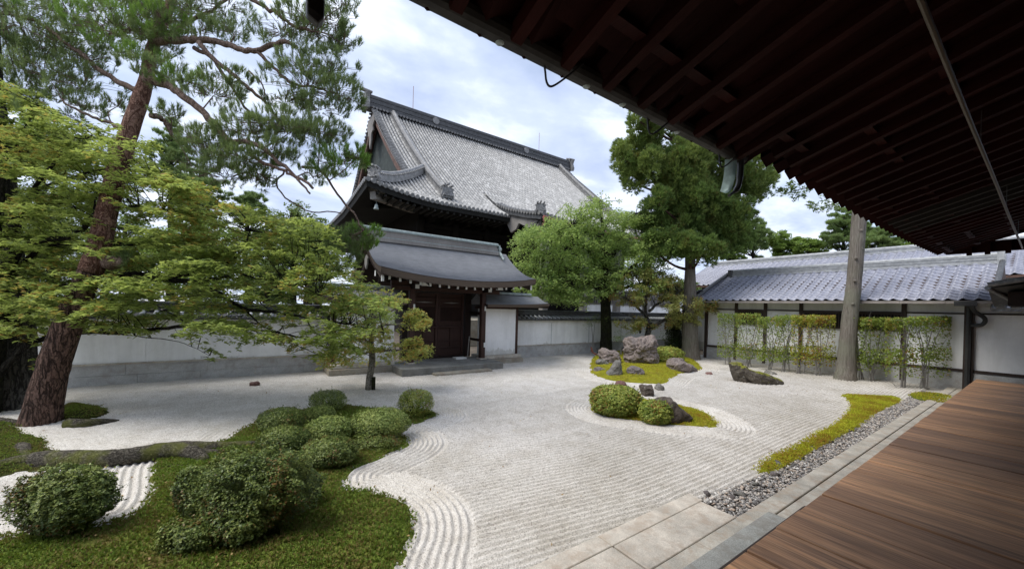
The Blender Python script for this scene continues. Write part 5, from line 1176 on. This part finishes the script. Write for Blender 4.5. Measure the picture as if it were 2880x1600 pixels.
L2([(480, 60, 6.8), (420, 20), (330, -10), (240, -20)], 14, 6, 7.0); L2([(470, 100, 6.8), (560, 50), (650, -10)], 12, 6, 6.8)
L2([(700, 200, 6.2), (740, 240), (748, 270)], 5, 3, 6.2); L2([(850, 470), (900, 480), (960, 560), (1000, 610), (1020, 650)], 8, 4, 6.4); L2([(800, 480), (780, 530), (860, 590), (960, 600)], 5, 3, 6.4)
lb.build('branches', 'bark_limb', pt, True)
pads = [ # cx, cy, rx, ry, depth, shoots, bright
 (60, 60, 120, 60, 7.2, 120, 0), (200, 40, 110, 60, 7.0, 130, 1), (330, 20, 90, 50, 7.0, 110, 0), (150, 120, 110, 45, 7.0, 110, 0), (330, 85, 110, 40, 6.6, 130, 1), (420, 110, 70, 50, 6.6, 110, 0),
 (540, 40, 90, 55, 6.6, 120, 0), (640, 20, 80, 40, 6.6, 70, 0), (460, 60, 60, 50, 6.4, 80, 1), (560, 95, 60, 30, 6.4, 50, 0), (40, 170, 90, 50, 7.2, 80, 0), (130, 210, 90, 40, 7.0, 80, 0), (240, 240, 80, 40, 7.0, 60, 0),
 (650, 90, 50, 25, 6.3, 40, 0), (800, 90, 80, 40, 6.2, 90, 0), (880, 80, 90, 45, 6.1, 110, 0), (940, 60, 60, 60, 6.2, 80, 0), (960, 20, 50, 30, 6.2, 40, 0), (850, 190, 70, 30, 6.2, 60, 0), (930, 200, 70, 45, 6.2, 90, 0),
 (970, 130, 35, 40, 6.2, 45, 0), (860, 250, 110, 35, 6.1, 110, 0), (950, 270, 60, 45, 6.1, 70, 0), (800, 280, 60, 25, 6.1, 50, 0), (900, 310, 70, 25, 6.1, 50, 0), (600, 270, 80, 30, 6.1, 70, 0), (520, 230, 60, 30, 6.2, 50, 1), (640, 230, 60, 25, 6.1, 50, 0),
 (740, 345, 90, 28, 6.0, 90, 0), (820, 370, 100, 32, 6.0, 130, 0), (900, 380, 70, 30, 6.0, 80, 0), (700, 380, 80, 30, 5.9, 80, 0), (620, 420, 90, 35, 6.0, 100, 0), (560, 400, 60, 30, 6.1, 50, 0), (680, 450, 80, 30, 5.9, 80, 0), (760, 430, 70, 26, 5.9, 60, 0),
 (640, 500, 90, 26, 6.2, 70, 0), (740, 500, 60, 26, 6.2, 45, 0), (950, 460, 70, 38, 6.3, 110, 1), (1000, 440, 25, 22, 6.3, 35, 1), (980, 680, 60, 40, 6.6, 110, 0), (1020, 670, 45, 35, 6.6, 70, 1), (960, 730, 40, 40, 6.6, 60, 0),
 (480, 330, 45, 25, 6.3, 30, 0), (220, 300, 60, 30, 6.9, 40, 0), (330, 300, 40, 20, 6.8, 25, 0), (450, 200, 60, 28, 6.2, 60, 0), (390, 170, 50, 25, 6.4, 50, 1), (360, 725, 22, 14, 5.9, 14, 0), (540, 470, 60, 24, 6.6, 40, 0), (880, 500, 50, 24, 6.1, 30, 0), (60, 10, 130, 50, 7.6, 150, 0), (30, 110, 100, 50, 7.6, 120, 0), (110, 170, 110, 40, 7.4, 110, 0), (250, 100, 80, 40, 7.2, 90, 0), (240, 170, 70, 35, 7.0, 60, 0), (170, 265, 90, 30, 7.2, 60, 0), (60, 250, 80, 35, 7.2, 70, 0), (450, 10, 80, 40, 7.0, 110, 0), (400, 60, 80, 40, 7.0, 100, 0)]
bk = {0: [], 1: []}; tw = MB()
for cx_, cy_, rx_, ry_, d_, n_, br_ in pads:
    n_ = int(n_*2.3); c = P(cx_, cy_, d_); s_ = d_/F; D = np.repeat(rng.normal(size=(n_//6+1, 3)), 6, 0)[:n_]+rng.normal(size=(n_, 3))*.16; D /= np.maximum(1, np.linalg.norm(D, axis=1)[:, None]*.75)
    C = c+D[:, :1]*rgth*rx_*s_*.85+D[:, 1:2]*fwdh*rx_*s_*.6+D[:, 2:]*np.array([0, 0, 1])*ry_*s_*.75
    A = np.tile([0, 0, 1.0], (n_, 1))+.35*unit(C-c)+rng.normal(size=(n_, 3))*.2
    bk[br_].append(tufts(C, A, 26, .082, .0028, .34, .09)); m_ = n_//6
    bk[0].append(tufts(C[:m_]-[0, 0, .04], np.tile([0, 0, -.15], (m_, 1))+rng.normal(size=(m_, 3))*.7, 16, .11, .0026, .5, .03))
    q = nearest(paths, c); tw.tube(smooth_path([q, (q+c)/2+np.array([0, 0, .06])+rng.normal(size=3)*.04, c], 3), np.linspace(.011, .006, 7), 4, False)
    for i in range(0, n_, 4): twig(tw, c+(C[i]-c)*.25, C[i], .003, .02)
tw.build('twigs', 'bark_limb', pt)
polymesh('crown', np.concatenate(bk[0]), 'ndl_pine', pt); polymesh('young_shoots', np.concatenate(bk[1]), 'ndl_bright', pt)
uc = [P(px_, py_, d_) for px_, py_, d_ in zip(rng.uniform(-350, 900, 90), rng.uniform(-1100, -90, 90), rng.uniform(5.5, 9.0, 90))]; UV = []; ub = MB()  # pine crown above the view, unseen, added to shade the gravel at left
top_ = P(520, -220, DP+1.4); tp2 = P(560, -900, DP+2.2); pth_ = limb(ub, [top_, (top_+tp2)/2+rgth*.2, tp2], .10, .03, 8)
for c in uc:
    C = c+rng.normal(size=(60, 3))*np.array([.38, .38, .16]); UV.append(tufts(C, np.tile([0, 0, 1.0], (60, 1))+rng.normal(size=(60, 3))*.25, 14, .12, .005, .5, .1)); q = pth_[rng.randint(len(pth_))]; ub.tube([q, (q+c)/2+[0, 0, .1], c], [.03, .02, .01], 4, False)
polymesh('unseen_upper_crown', np.concatenate(UV), 'ndl_pine', pt); ub.build('unseen_upper_limbs', 'bark_limb', pt)
# surface roots of the pine
def RT_(pts, r): rt = MB(); limbr(rt, [np.array([*G(q[0], q[1], q[2])[:2], q[2]]) for q in pts], [q*.84 for q in r], 10, 5, .08); rt.build('root', 'root', pt, True)
RT_([(-60, 1330, .03), (60, 1298, .05), (150, 1292, .07), (260, 1292, .08), (350, 1285, .08), (430, 1272, .09), (500, 1266, .10), (550, 1276, .09), (580, 1298, .03)], [.07, .10, .13, .13, .12, .12, .12, .10, .06])
RT_([(430, 1262, .08), (520, 1256, .07), (600, 1256, .06), (720, 1250, .04)], [.08, .09, .08, .06]); RT_([(560, 1270, .05), (630, 1275, .03), (690, 1285, .0)], [.06, .05, .02])
RT_([(60, 1260, .05), (80, 1300, .04), (150, 1310, .02), (200, 1320, .0)], [.10, .07, .05, .03]); RT_([(190, 1192, .03), (240, 1190, .04), (300, 1184, .02), (335, 1182, .0)], [.10, .08, .05, .02])
RT_([(440, 1312, .02), (500, 1312, .03), (560, 1312, .02)], [.02, .03, .02]); RT_([(-60, 1180, .03), (20, 1185, .03), (60, 1190, .02)], [.08, .06, .05])

# --- dark second trunk at the far left
b2 = G(30, 1153); d2 = depth(b2)+.2
t2 = tree('dark_pine', b2, 'rough grey trunk behind the red pine at the left edge', 'pine tree')
tr = MB(); limbr(tr, [P(35, 1160, d2), P(35, 1110, d2), P(42, 1000, d2), P(48, 900, d2), P(40, 840, d2), P(20, 700, d2), P(0, 500, d2), P(-30, 200, d2), P(-40, -100, d2)], [.34, .29, .26, .22, .20, .19, .18, .15, .12], 16, 4, .07); tr.build('trunk', 'bark_grey', t2, True)
C = scatter_px([(-200, -80), (140, -80), (130, 260), (60, 330), (-200, 330)], 260, d2-1.0, d2+2.0); V = tufts(C, np.tile([0, 0, 1.0], (len(C), 1)), 40, .10, .003, .7, .15); polymesh('crown', V, 'ndl_pine', t2)

# --- small maple by the gate
bg_ = G(1040, 1094); dg = depth(bg_)
gm = tree('young_maple', bg_, 'small maple with yellowing leaves before the gate', 'maple tree')
tr = MB(); paths = []
limbr(tr, [P(1038, 1096, dg), P(1040, 1060, dg), P(1047, 1010, dg), P(1044, 960, dg), P(1050, 910, dg), P(1046, 880, dg), P(1050, 850, dg)], [.095, .08, .072, .06, .052, .045, .035], 10, 4)
for pts in ([(1048, 900), (1020, 888), (990, 880), (960, 890)], [(1050, 895), (1075, 885), (1100, 875), (1120, 860)], [(1050, 880), (1075, 860), (1085, 845)], [(1046, 940), (1080, 915), (1130, 912), (1160, 925)], [(1044, 965), (1010, 950), (960, 955), (925, 960)], [(1050, 900), (1060, 870), (1050, 830)], [(1045, 990), (1100, 985), (1160, 985)]):
    paths.append(limb(tr, [P(q[0], q[1], dg+rng.uniform(-.1, .1)) for q in pts], .035, .012, 6, .004))
MB().tube([P(1050, 1098, dg-.03), P(1051, 1060, dg-.03)], .045, 8).build('stump', 'bark_mossy', gm)
tr.build('trunk', 'bark_pale', gm, True)
C = np.vstack([scatter_px([(930, 830), (1000, 800), (1080, 805), (1130, 830), (1150, 850), (1090, 870), (940, 880)], 26, dg-.5, dg+.5), scatter_px([(1110, 880), (1190, 875), (1205, 910), (1170, 945), (1120, 930)], 14, dg-.4, dg+.4),
    scatter_px([(930, 930), (1060, 890), (1100, 915), (1090, 940), (950, 960)], 16, dg-.5, dg+.5), scatter_px([(920, 965), (1030, 945), (1130, 950), (1200, 985), (1210, 1000), (1140, 1010), (1060, 1015), (930, 1010)], 40, dg-.6, dg+.5), scatter_px([(1130, 940), (1190, 955), (1215, 990), (1160, 990)], 12, dg-.4, dg+.3), scatter_px([(900, 980), (1000, 1000), (980, 1030), (900, 1030)], 8, dg-.5, dg+.1)])
rad = rng.uniform(.13, .26, len(C)); V, _ = sprays(C, rad, 165, .06, 'maple', .25, .5, .3); polymesh('crown', V, 'lf_gmaple', gm)
tw = MB(); [twig(tw, nearest(paths, c), c, .005) for c in C]; tw.build('twigs', 'bark_dark', gm)

# --- cherry
cb = onp(1702, 990, 0, -11.55); dc = depth(cb)
ch = tree('cherry_tree', cb, 'broad leafy tree with dark trunk before the right wall', 'tree')
tr = MB(); paths = []; s_ = dc/F
limbr(tr, [P(1703, 995, dc), P(1704, 975, dc), P(1705, 920, dc), P(1703, 860, dc), P(1703, 828, dc), P(1700, 800, dc)], [24*s_, 17*s_, 15*s_, 14*s_, 16*s_, 12*s_], 12, 4)
for pts, w in (([(1700, 830), (1680, 810), (1640, 795), (1570, 780), (1510, 770)], 9), ([(1700, 815), (1685, 760), (1650, 700), (1610, 640)], 8), ([(1705, 820), (1700, 740), (1695, 660), (1690, 590), (1685, 570)], 9), ([(1708, 825), (1725, 800), (1760, 770), (1800, 730), (1850, 700)], 9), ([(1715, 835), (1735, 815), (1800, 800), (1850, 790)], 6), ([(1700, 760), (1740, 690), (1760, 630), (1790, 600)], 6), ([(1640, 795), (1560, 730), (1500, 700), (1470, 690)], 5), ([(1650, 700), (1570, 660), (1520, 620)], 4)):
    paths.append(limb(tr, [P(q[0], q[1], dc+rng.uniform(-.6, .6)) for q in pts], w*s_, 2.0*s_, 6, .02))
tr.build('trunk', 'bark_mossy', ch, True)
cr = [(1455, 730), (1450, 690), (1475, 640), (1530, 640), (1560, 620), (1590, 590), (1640, 570), (1680, 555), (1700, 590), (1750, 580), (1800, 610), (1850, 600), (1880, 640), (1880, 760), (1850, 800), (1800, 820), (1740, 800), (1690, 835), (1640, 860), (1600, 850), (1560, 845), (1500, 840), (1460, 800)]
C = scatter_px(cr, 480, dc-1.9, dc+1.9); rad = rng.uniform(.25, .6, len(C)); V, _ = sprays(C, rad, 78, .11, 'leaf', .3, .45, .3); 
tp = np.array([P(x, y, dc+rng.uniform(-.5, .5)) for x, y in ((1590, 575), (1690, 545), (1705, 555), (1695, 565), (1640, 565), (1600, 590), (1740, 565), (1800, 580), (1850, 585), (1490, 640), (1510, 630), (1480, 660), (1465, 690))]); V2, _ = sprays(tp, np.full(len(tp), .18), 90, .10, 'leaf', .7, .6, .1)
polymesh('crown', np.concatenate([V, V2]), 'lf_cherry', ch)
tw = MB(); [twig(tw, nearest(paths, c), c, .012) for c in np.vstack([C, tp]) if np.linalg.norm(nearest(paths, c)-c) < 2.2]; tw.build('twigs', 'bark_dark', ch)

# --- camellia like tree behind the boulders
dk_ = depth(onp(1825, 985, 0, -9.9)); cm_b = P(1822, 990, dk_)
cmt = tree('persimmon_tree', cm_b, 'small spreading tree with orange tinged leaves behind the tallest boulder', 'tree')
tr = MB(); paths = []; s_ = dk_/F
limbr(tr, [P(1818, 1000, dk_), P(1820, 950, dk_), P(1825, 925, dk_), P(1828, 905, dk_)], [9*s_, 8*s_, 8*s_, 7*s_], 10, 4)
for pts, w in (([(1827, 925), (1855, 908), (1885, 890), (1930, 870)], 6), ([(1824, 910), (1815, 880), (1818, 850), (1815, 820)], 6), ([(1822, 890), (1800, 870), (1780, 850), (1745, 830)], 5), ([(1826, 875), (1850, 855), (1880, 840), (1920, 815)], 4), ([(1800, 935), (1798, 920), (1775, 890), (1750, 880)], 3)):
    paths.append(limb(tr, [P(q[0], q[1], dk_+rng.uniform(-.3, .3)) for q in pts], w*s_, 1.4*s_, 6, .015))
tr.build('trunk', 'bark_grey', cmt, True)
C = np.vstack([scatter_px([(1725, 800), (1760, 770), (1820, 750), (1880, 775), (1950, 800), (1985, 860), (1960, 890), (1900, 880), (1850, 850), (1760, 860), (1720, 840)], 120, dk_-1.0, dk_+1.0), scatter_px([(1740, 905), (1800, 890), (1850, 915), (1830, 935), (1760, 930)], 18, dk_-.5, dk_+.5), scatter_px([(1880, 880), (1960, 890), (1950, 920), (1890, 920)], 16, dk_-.6, dk_+.3), scatter_px([(1960, 840), (2010, 850), (2000, 890), (1960, 880)], 10, dk_-.5, dk_+.3)])
rad = rng.uniform(.16, .36, len(C)); V, _ = sprays(C, rad, 260, .085, 'leaf', .4, .6, .2); polymesh('crown', V, 'lf_camellia', cmt)
tw = MB(); [twig(tw, nearest(paths, c), c, .009) for c in C]; tw.build('twigs', 'bark_grey', cmt)
for i, (bx, by, hy, w_, lab) in enumerate(((1668, 1000, 900, 30, 'thin sapling with feathery top left of the dark cherry trunk'), (1746, 1005, 948, 20, 'little bright green sapling behind the low broad boulder'), (1870, 985, 940, 26, 'low leafy sapling between the tallest boulder and the cedar'))):
    ds = depth(G(bx, by)) if i != 0 else depth(onp(bx, 985, 0, -11.7)); sp_ = tree('sapling', P(bx, by, ds), lab, 'sapling'); tr = MB()
    for k in (-1, 1): tr.tube([P(bx+k*2, by if i else 985, ds), P(bx+k*1, (by+hy)/2, ds), P(bx+k*5, hy+8, ds)], [.018, .014, .008], 5)
    tr.build('trunk', 'grey_wood', sp_); C = np.array([P(bx+rng.normal()*w_*.5, hy+rng.normal()*9, ds+rng.normal()*.2) for _ in range(12)]); V, _ = sprays(C, rng.uniform(.14, .24, 12), 110, .06, 'narrow', .3, .5, .4); polymesh('crown', V, 'lf_back_l', sp_)

# --- cedar
bc_ = G(1943, 1012); de = depth(bc_)+.3
cd = tree('cedar_tree', bc_, 'tall cedar with thick bare trunk and dense billowing crown', 'cedar tree')
tr = MB(); s_ = de/F; paths = []
pth = limbr(tr, [P(1943, 1018, de), P(1942, 1000, de), P(1941, 960, de), P(1940, 880, de), P(1941, 760, de), P(1944, 600, de), P(1948, 450, de), P(1950, 330, de), P(1950, 260, de)], [29*s_, 25*s_, 21*s_, 19*s_, 14*s_, 12*s_, 9*s_, 6*s_, 3*s_], 16, 4, .08); paths.append(pth)
tr.build('trunk', 'bark_cedar', cd, True)
puffs = [(480, 130, 95, 85), (600, 150, 90, 70), (430, 400, 150, 95), (330, 440, 70, 90), (440, 560, 100, 110), (420, 640, 80, 70), (560, 300, 110, 85), (850, 330, 120, 70), (740, 480, 90, 110), (860, 470, 130, 120), (920, 560, 110, 90), (840, 650, 80, 90), (1060, 420, 130, 100), (1180, 500, 110, 100), (1080, 600, 80, 60), (1420, 520, 120, 120), (1450, 660, 110, 110), (1350, 720, 110, 90), (1250, 650, 100, 90), (1000, 260, 90, 60),
 (620, 920, 120, 80), (540, 1000, 110, 70), (680, 1040, 120, 90), (850, 1010, 110, 100), (960, 1080, 120, 100), (1080, 980, 140, 120), (1200, 1030, 150, 110), (1300, 1080, 110, 90), (1150, 1130, 140, 70), (1240, 1190, 100, 50), (900, 1200, 150, 70), (760, 1150, 130, 90), (640, 1160, 120, 80), (1000, 1230, 110, 55), (1040, 840, 130, 80), (1200, 880, 130, 80), (840, 870, 80, 60), (1320, 940, 90, 80), (640, 1250, 80, 40), (950, 90, 120, 60), (800, 30, 120, 60), (1100, 150, 130, 80), (1250, 300, 130, 90), (650, -60, 100, 80), (850, -120, 120, 90), (900, 800, 120, 120), (740, 860, 110, 90), (1050, 760, 110, 90), (620, 800, 80, 60), (1180, 800, 110, 80), (960, 700, 90, 90), (700, 650, 90, 80), (560, 480, 80, 90), (760, 560, 80, 90)]
tw = MB(); va, vb = [], []
for i, (x, y, rx_, ry_) in enumerate(puffs):
    px, py = 1640+x/2.982, 300+y/2.982; rx, ry = rx_/2.982*s_, ry_/2.982*s_; dd = de+rng.uniform(-1.3, .9); c = P(px, py, dd); rx *= 1.12; ry *= 1.12
    ns = max(8, int(36*(rx*ry)/.25)); D = unit(rng.normal(size=(ns, 3))); D[:, 2] = np.abs(D[:, 2])*np.where(rng.rand(ns) < .32, -1, 1)
    for dv in D:
        cc = c+dv*np.array([rx, rx, ry])*rng.uniform(.55, 1.22); sr_ = rng.uniform(.09, .21); m_ = int(44*(sr_/.2)**2)
        E_ = unit(rng.normal(size=(m_, 3))+dv*.5+np.array([0, 0, .5])); C = cc+E_*sr_*(1-rng.rand(m_, 1)**2*.5)*np.array([1, 1, 1.15]); A = E_*.7+dv*.3+np.array([0, 0, .8])+rng.normal(size=(m_, 3))*.15
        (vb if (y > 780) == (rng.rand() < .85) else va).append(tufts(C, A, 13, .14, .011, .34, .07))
    z0 = c[2]-abs(rng.normal())*.4; q = pth[np.argmin(abs(pth[:, 2]-(c[2]-.6)))]; tw.tube(smooth_path([q, (q+c)/2-np.array([0, 0, .12]), c], 3), np.linspace(.07, .03, 7), 6, False)
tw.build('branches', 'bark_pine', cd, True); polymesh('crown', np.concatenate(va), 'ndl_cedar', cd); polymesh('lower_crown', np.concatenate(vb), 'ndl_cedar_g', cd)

# --- bare trunk
bb_ = G(2376, 1071); db = depth(bb_)+.25; s_ = db/F
bt_ = tree('old_cypress', bb_, 'bare grey leaning tree trunk rising past the eave at right', 'tree')
tr = MB(); limbr(tr, [P(2374, 1080, db), P(2377, 1062, db), P(2380, 1030, db), P(2384, 960, db), P(2392, 880, db), P(2401, 800, db), P(2408, 720, db), P(2414, 640, db), P(2418, 560, db), P(2424, 400, db), P(2430, 250, db), P(2436, 100, db)], [q*.74*s_ for q in (41, 34, 28.5, 25.5, 24, 22.5, 22, 22, 21, 19, 16, 13)], 22, 5, .10)
tr.build('trunk', 'bark_cedar', bt_, True); tb = MB()
for px, py, s2 in ((2423, 648, 6), (2408, 726, 6), (2404, 790, 5), (2399, 855, 6), (2425, 700, 4)): tb.ball(P(px, py, db-15*s_), s2*s_*.7)
tb.build('knot', 'bark_cedar', bt_)

# --- espaliered shrubs along the storehouse
hs = [(2050, 1027, 2018, 2085, 880, 'lf_hedge', 'first shrub from the left in the row before the storehouse'), (2104, 1036, 2070, 2140, 880, 'lf_hedge', 'second shrub from the left in the row, dark lower leaves'), (2166, 1041, 2130, 2210, 890, 'lf_hedge', 'third shrub from the left in the row, forked bare stem'), (2208, 1046, 2180, 2245, 885, 'lf_hedge', 'fourth shrub from the left in the row, very sparse'),
      (2250, 1051, 2225, 2300, 885, 'lf_hedge_y', 'fifth shrub from the left in the row, bright yellow top'), (2300, 1056, 2270, 2350, 885, 'lf_hedge_y', 'sixth shrub from the left in the row, just left of the bare trunk'), (2415, 1062, 2400, 2450, 890, 'lf_hedge', 'seventh shrub in the row, partly behind the bare trunk'), (2455, 1072, 2420, 2505, 892, 'lf_hedge', 'eighth shrub in the row, just right of the bare trunk'),
      (2535, 1090, 2490, 2570, 892, 'lf_hedge', 'ninth shrub in the row, covering a dark post'), (2603, 1092, 2560, 2675, 888, 'lf_hedge', 'last and widest shrub in the row, nearest the veranda end')]
for i, (bx, by, x0, x1, yt, mt, lab) in enumerate(hs):
    b0 = G(bx, by); b0 = onp(bx, by, 1, min(15.95, max(15.3, b0[1]))); b0[2] = 0; d_ = depth(b0); s_ = d_/F
    sh = tree('espalier_shrub', b0, lab, 'shrub', 'trained shrubs along the storehouse wall'); tr = MB(); tips = []
    for k in range(5):
        tx = rng.uniform(x0, x1); p0 = b0+rgth*rng.normal()*.09; mid = P((bx+tx)/2+rng.normal()*5, (by+yt)/2, d_); top = P(tx, yt+rng.uniform(6, 40), d_+rng.normal()*.1); pa = smooth_path([p0, mid, top], 5); tr.tube(pa, np.linspace(.017, .007, len(pa)), 5, False); tips.append(pa)
    al = np.concatenate(tips)
    for k in range(26):
        q = al[rng.randint(3, len(al))]; e_ = q+rgth*rng.normal()*.22+np.array([0, 0, rng.uniform(-.02, .28)])+fwdh*rng.normal()*.06; tr.tube([q, (q+e_)/2+rng.normal(size=3)*.02, e_], [.007, .005, .003], 4, False); al = np.vstack([al, e_])
    tr.build('stems', 'grey_wood', sh)
    w_ = (x1-x0)*s_; nt_ = int(850*w_); ct = np.array([P(rng.uniform(x0, x1), yt+rng.gamma(2.0, 7.5), d_+rng.normal()*.10) for _ in range(nt_)])
    nb = int(620*w_); cb_ = np.array([P(rng.uniform(x0, x1), rng.uniform(yt+20, by-22), d_+rng.normal()*.10) for _ in range(nb)]); nl = int(480*w_); cl = np.array([P(np.clip(rng.normal((x0+x1)/2, (x1-x0)*.28), x0, x1), rng.uniform(yt+88, yt+128), d_+rng.normal()*.12) for _ in range(nl)])
    C = np.vstack([ct, cb_, cl]) ; C = C[C[:, 2] > .3]; polymesh('foliage', leaves(C, (.065 if i < 4 else .07), np.tile(-fwdh+[0, 0, .7], (len(C), 1)), 'leaf', .7), mt, sh)

# --- background trees
def backtree(px, py_top, py_base, w, X, mat, label, kind='leafy', n=100, leaf=.2, group=None, trunkx=None, bmat='bark_dark', name='background_tree'):
    """crown spans px +- w, from py_top to py_base; stands on plane X (or depth if X>0)"""
    d_ = X if X > 0 else depth(onp(px, (py_top+py_base)/2, 0, X)); s_ = d_/F; bs = P(px, py_base, d_); bs[2] = 0
    t_ = tree(name, bs, label, 'tree', group); tr = MB(); tpx = trunkx or px; top = P(tpx, py_top+(py_base-py_top)*.15, d_); bt2 = np.array([top[0], top[1], -.1])+rgth*rng.normal()*.3
    pa = limb(tr, [bt2, (bt2+top)/2+rgth*rng.normal()*.3, top], .25, .07, 8, .03); 
    n = int(n*1.5); cen = np.array([P(px+w*q[0], (py_top+py_base)/2+(py_base-py_top)/2*q[1], d_+q[2]*w*s_*.7) for q in (unit(rng.normal(size=(n, 3)))*rng.rand(n, 1)**.45)])
    for c in cen[::3]: q = pa[np.argmin(abs(pa[:, 2]-c[2]+.8))]; tr.tube([q, (q+c)/2, c], [.05, .035, .015], 4, False)
    tr.build('trunk', bmat, t_, True); out_ = []
    if kind == 'leafy':
        for c in cen:
            r_ = w*s_*rng.uniform(.14, .26); k = int(110*rng.uniform(.7, 1.3)); D = unit(rng.normal(size=(k, 3)))*(rng.rand(k, 1)**.4)*np.array([1, 1, .5]); out_.append(c+D*r_)
        C = np.concatenate(out_); V = leaves(C, leaf, np.tile([0, 0, 1.0], (len(C), 1))+(C-cen.mean(0))*.1, 'leaf', .7)
    else:
        for c in cen:
            r_ = w*s_*rng.uniform(.10, .20); k = 30; D = unit(rng.normal(size=(k, 3)))*(rng.rand(k, 1)**.5)*np.array([1, 1, .35]); out_.append(c+D*r_)
        C = np.concatenate(out_); V = tufts(C, np.tile([0, 0, 1.0], (len(C), 1)), 12, leaf, leaf*.07, .7, .1)
    polymesh('crown', V, mat, t_); return t_
GB = 'trees beyond the right hand roofs'
backtree(2115, 605, 735, 60, 34, 'ndl_far', 'spiky open pine just right of the cedar crown, behind the tiled roofs', 'pine', 60, .26, GB)
backtree(2060, 665, 745, 45, 33, 'lf_back_l', 'light green low tree at the foot of the cedar crown', 'leafy', 40, .2, GB)
backtree(2200, 650, 730, 60, 36, 'lf_back_l', 'rounded leafy tree left of the bare trunk, beyond the roofs', 'leafy', 60, .2, GB)
backtree(2285, 665, 730, 55, 35, 'lf_back_l', 'low leafy tree touching the bare trunk on its left, beyond the roofs', 'leafy', 50, .2, GB)
backtree(2375, 590, 720, 70, 33, 'ndl_far', 'bushy pine directly behind the bare trunk', 'pine', 80, .26, GB)
backtree(2480, 640, 715, 70, 32, 'ndl_far', 'pine with visible limbs right of the bare trunk under the eave', 'pine', 60, .26, GB)
backtree(2560, 680, 712, 60, 32, 'lf_back_l', 'low light tree under the tip of the eave', 'leafy', 30, .2, GB)
# leafy spray hanging near the eave edge belongs to a tree behind the storehouse
mx_ = tree('tall_maple', P(2300, 700, 17), 'maple whose leaf sprays hang beside the eave edge', 'maple tree'); tr = MB(); pa = limb(tr, [np.array([*P(2402, 700, 17)[:2], 0]), P(2410, 600, 17), P(2414, 480, 16.8), P(2420, 380, 16.6)], .16, .05); tr2 = limb(tr, [P(2414, 490, 16.8), P(2330, 510, 16.6), P(2260, 530, 16.4), P(2210, 545, 16.2)], .04, .01, 5); tr.build('trunk', 'bark_grey', mx_)
C = np.array([P(x, y, 16.5+rng.normal()*.3) for x, y in ((2200, 535), (2215, 545), (2235, 540), (2250, 550), (2225, 525), (2230, 515), (2265, 530), (2290, 575), (2300, 585), (2275, 570), (2320, 565), (2335, 575), (2350, 560), (2330, 545), (2345, 580), (2360, 520), (2400, 480), (2420, 430))]); V, _ = sprays(C, rng.uniform(.16, .3, len(C)), 75, .12, 'maple', .5, .6, .3); polymesh('crown', V, 'lf_back', mx_)
# trees beyond the left wall
GL = 'trees beyond the left wall'
backtree(560, 470, 640, 90, 20, 'ndl_far', 'pale green pine seen between the red pine and the great hall', 'pine', 90, .17, GL)
backtree(700, 540, 640, 60, 21, 'ndl_far', 'small pale pine left of the great hall roof', 'pine', 45, .17, GL)
backtree(820, 570, 760, 110, 17, 'lf_back', 'leafy tree in front of the hall corner, behind the maple', 'leafy', 80, .12, GL)
backtree(560, 600, 850, 160, 18, 'lf_back_l', 'light green tree behind the middle of the left wall', 'leafy', 120, .14, GL)
backtree(760, 690, 860, 90, 16, 'lf_back', 'dark green tree behind the wall just left of the gate', 'leafy', 90, .12, GL)
backtree(350, 600, 850, 110, 18, 'lf_back', 'dark tree behind the wall and the red pine trunk', 'leafy', 90, .14, GL)
backtree(150, 480, 850, 130, 19, 'lf_back', 'dark tree behind the wall at the far left', 'leafy', 110, .14, GL)
backtree(-20, 420, 850, 110, 19, 'lf_back_l', 'light tree at the left border beyond the wall', 'leafy', 90, .14, GL)
backtree(480, 340, 520, 80, 22, 'ndl_far', 'pale pine behind the red pine at branch height', 'pine', 60, .18, GL)
backtree(120, 300, 520, 110, 23, 'lf_back_l', 'tall light tree behind the red pine top left', 'leafy', 80, .16, GL)
backtree(885, 610, 770, 55, 15.0, 'lf_back', 'leafy treetop hiding the lower left corner of the hall eave', 'leafy', 60, .10, GL)
backtree(900, 700, 800, 50, 15.5, 'lf_back', 'narrow dark tree behind the left side of the gate', 'leafy', 40, .12, GL)
backtree(1905, 790, 835, 70, 21, 'lf_back', 'dark low tree behind the wall at the foot of the cedar', 'leafy', 45, .12, GB)
n = 420; xx = rng.uniform(-11.5, -2.2, n); yy = rng.uniform(-5, 15, n); pz_ = gravel_h(xx, yy)+.03; V = leaves(np.stack([xx, yy, pz_], -1), .035, np.tile([0, 0, 1.0], (n, 1)), 'leaf', .4)
n2 = 260; p_ = isl['moss_peninsula']; xx = rng.uniform(-6.5, -2.4, n2); yy = rng.uniform(-2, 2, n2); ok = sdist(xx, yy, p_) < -.05; C = np.stack([xx[ok], yy[ok], np.full(ok.sum(), .075)], -1)
M['litter'] = leafmat('litter', [(.16, .09, .04), (.28, .17, .07), (.42, .32, .14)], .2, 3)
o = polymesh('fallen_leaves', np.concatenate([V, leaves(C, .03, np.tile([0, 0, 1.0], (len(C), 1)), 'leaf', .5)]), 'litter'); tag(o, 'small dry fallen leaves scattered over gravel and moss', None, None, 'stuff')
print('done')
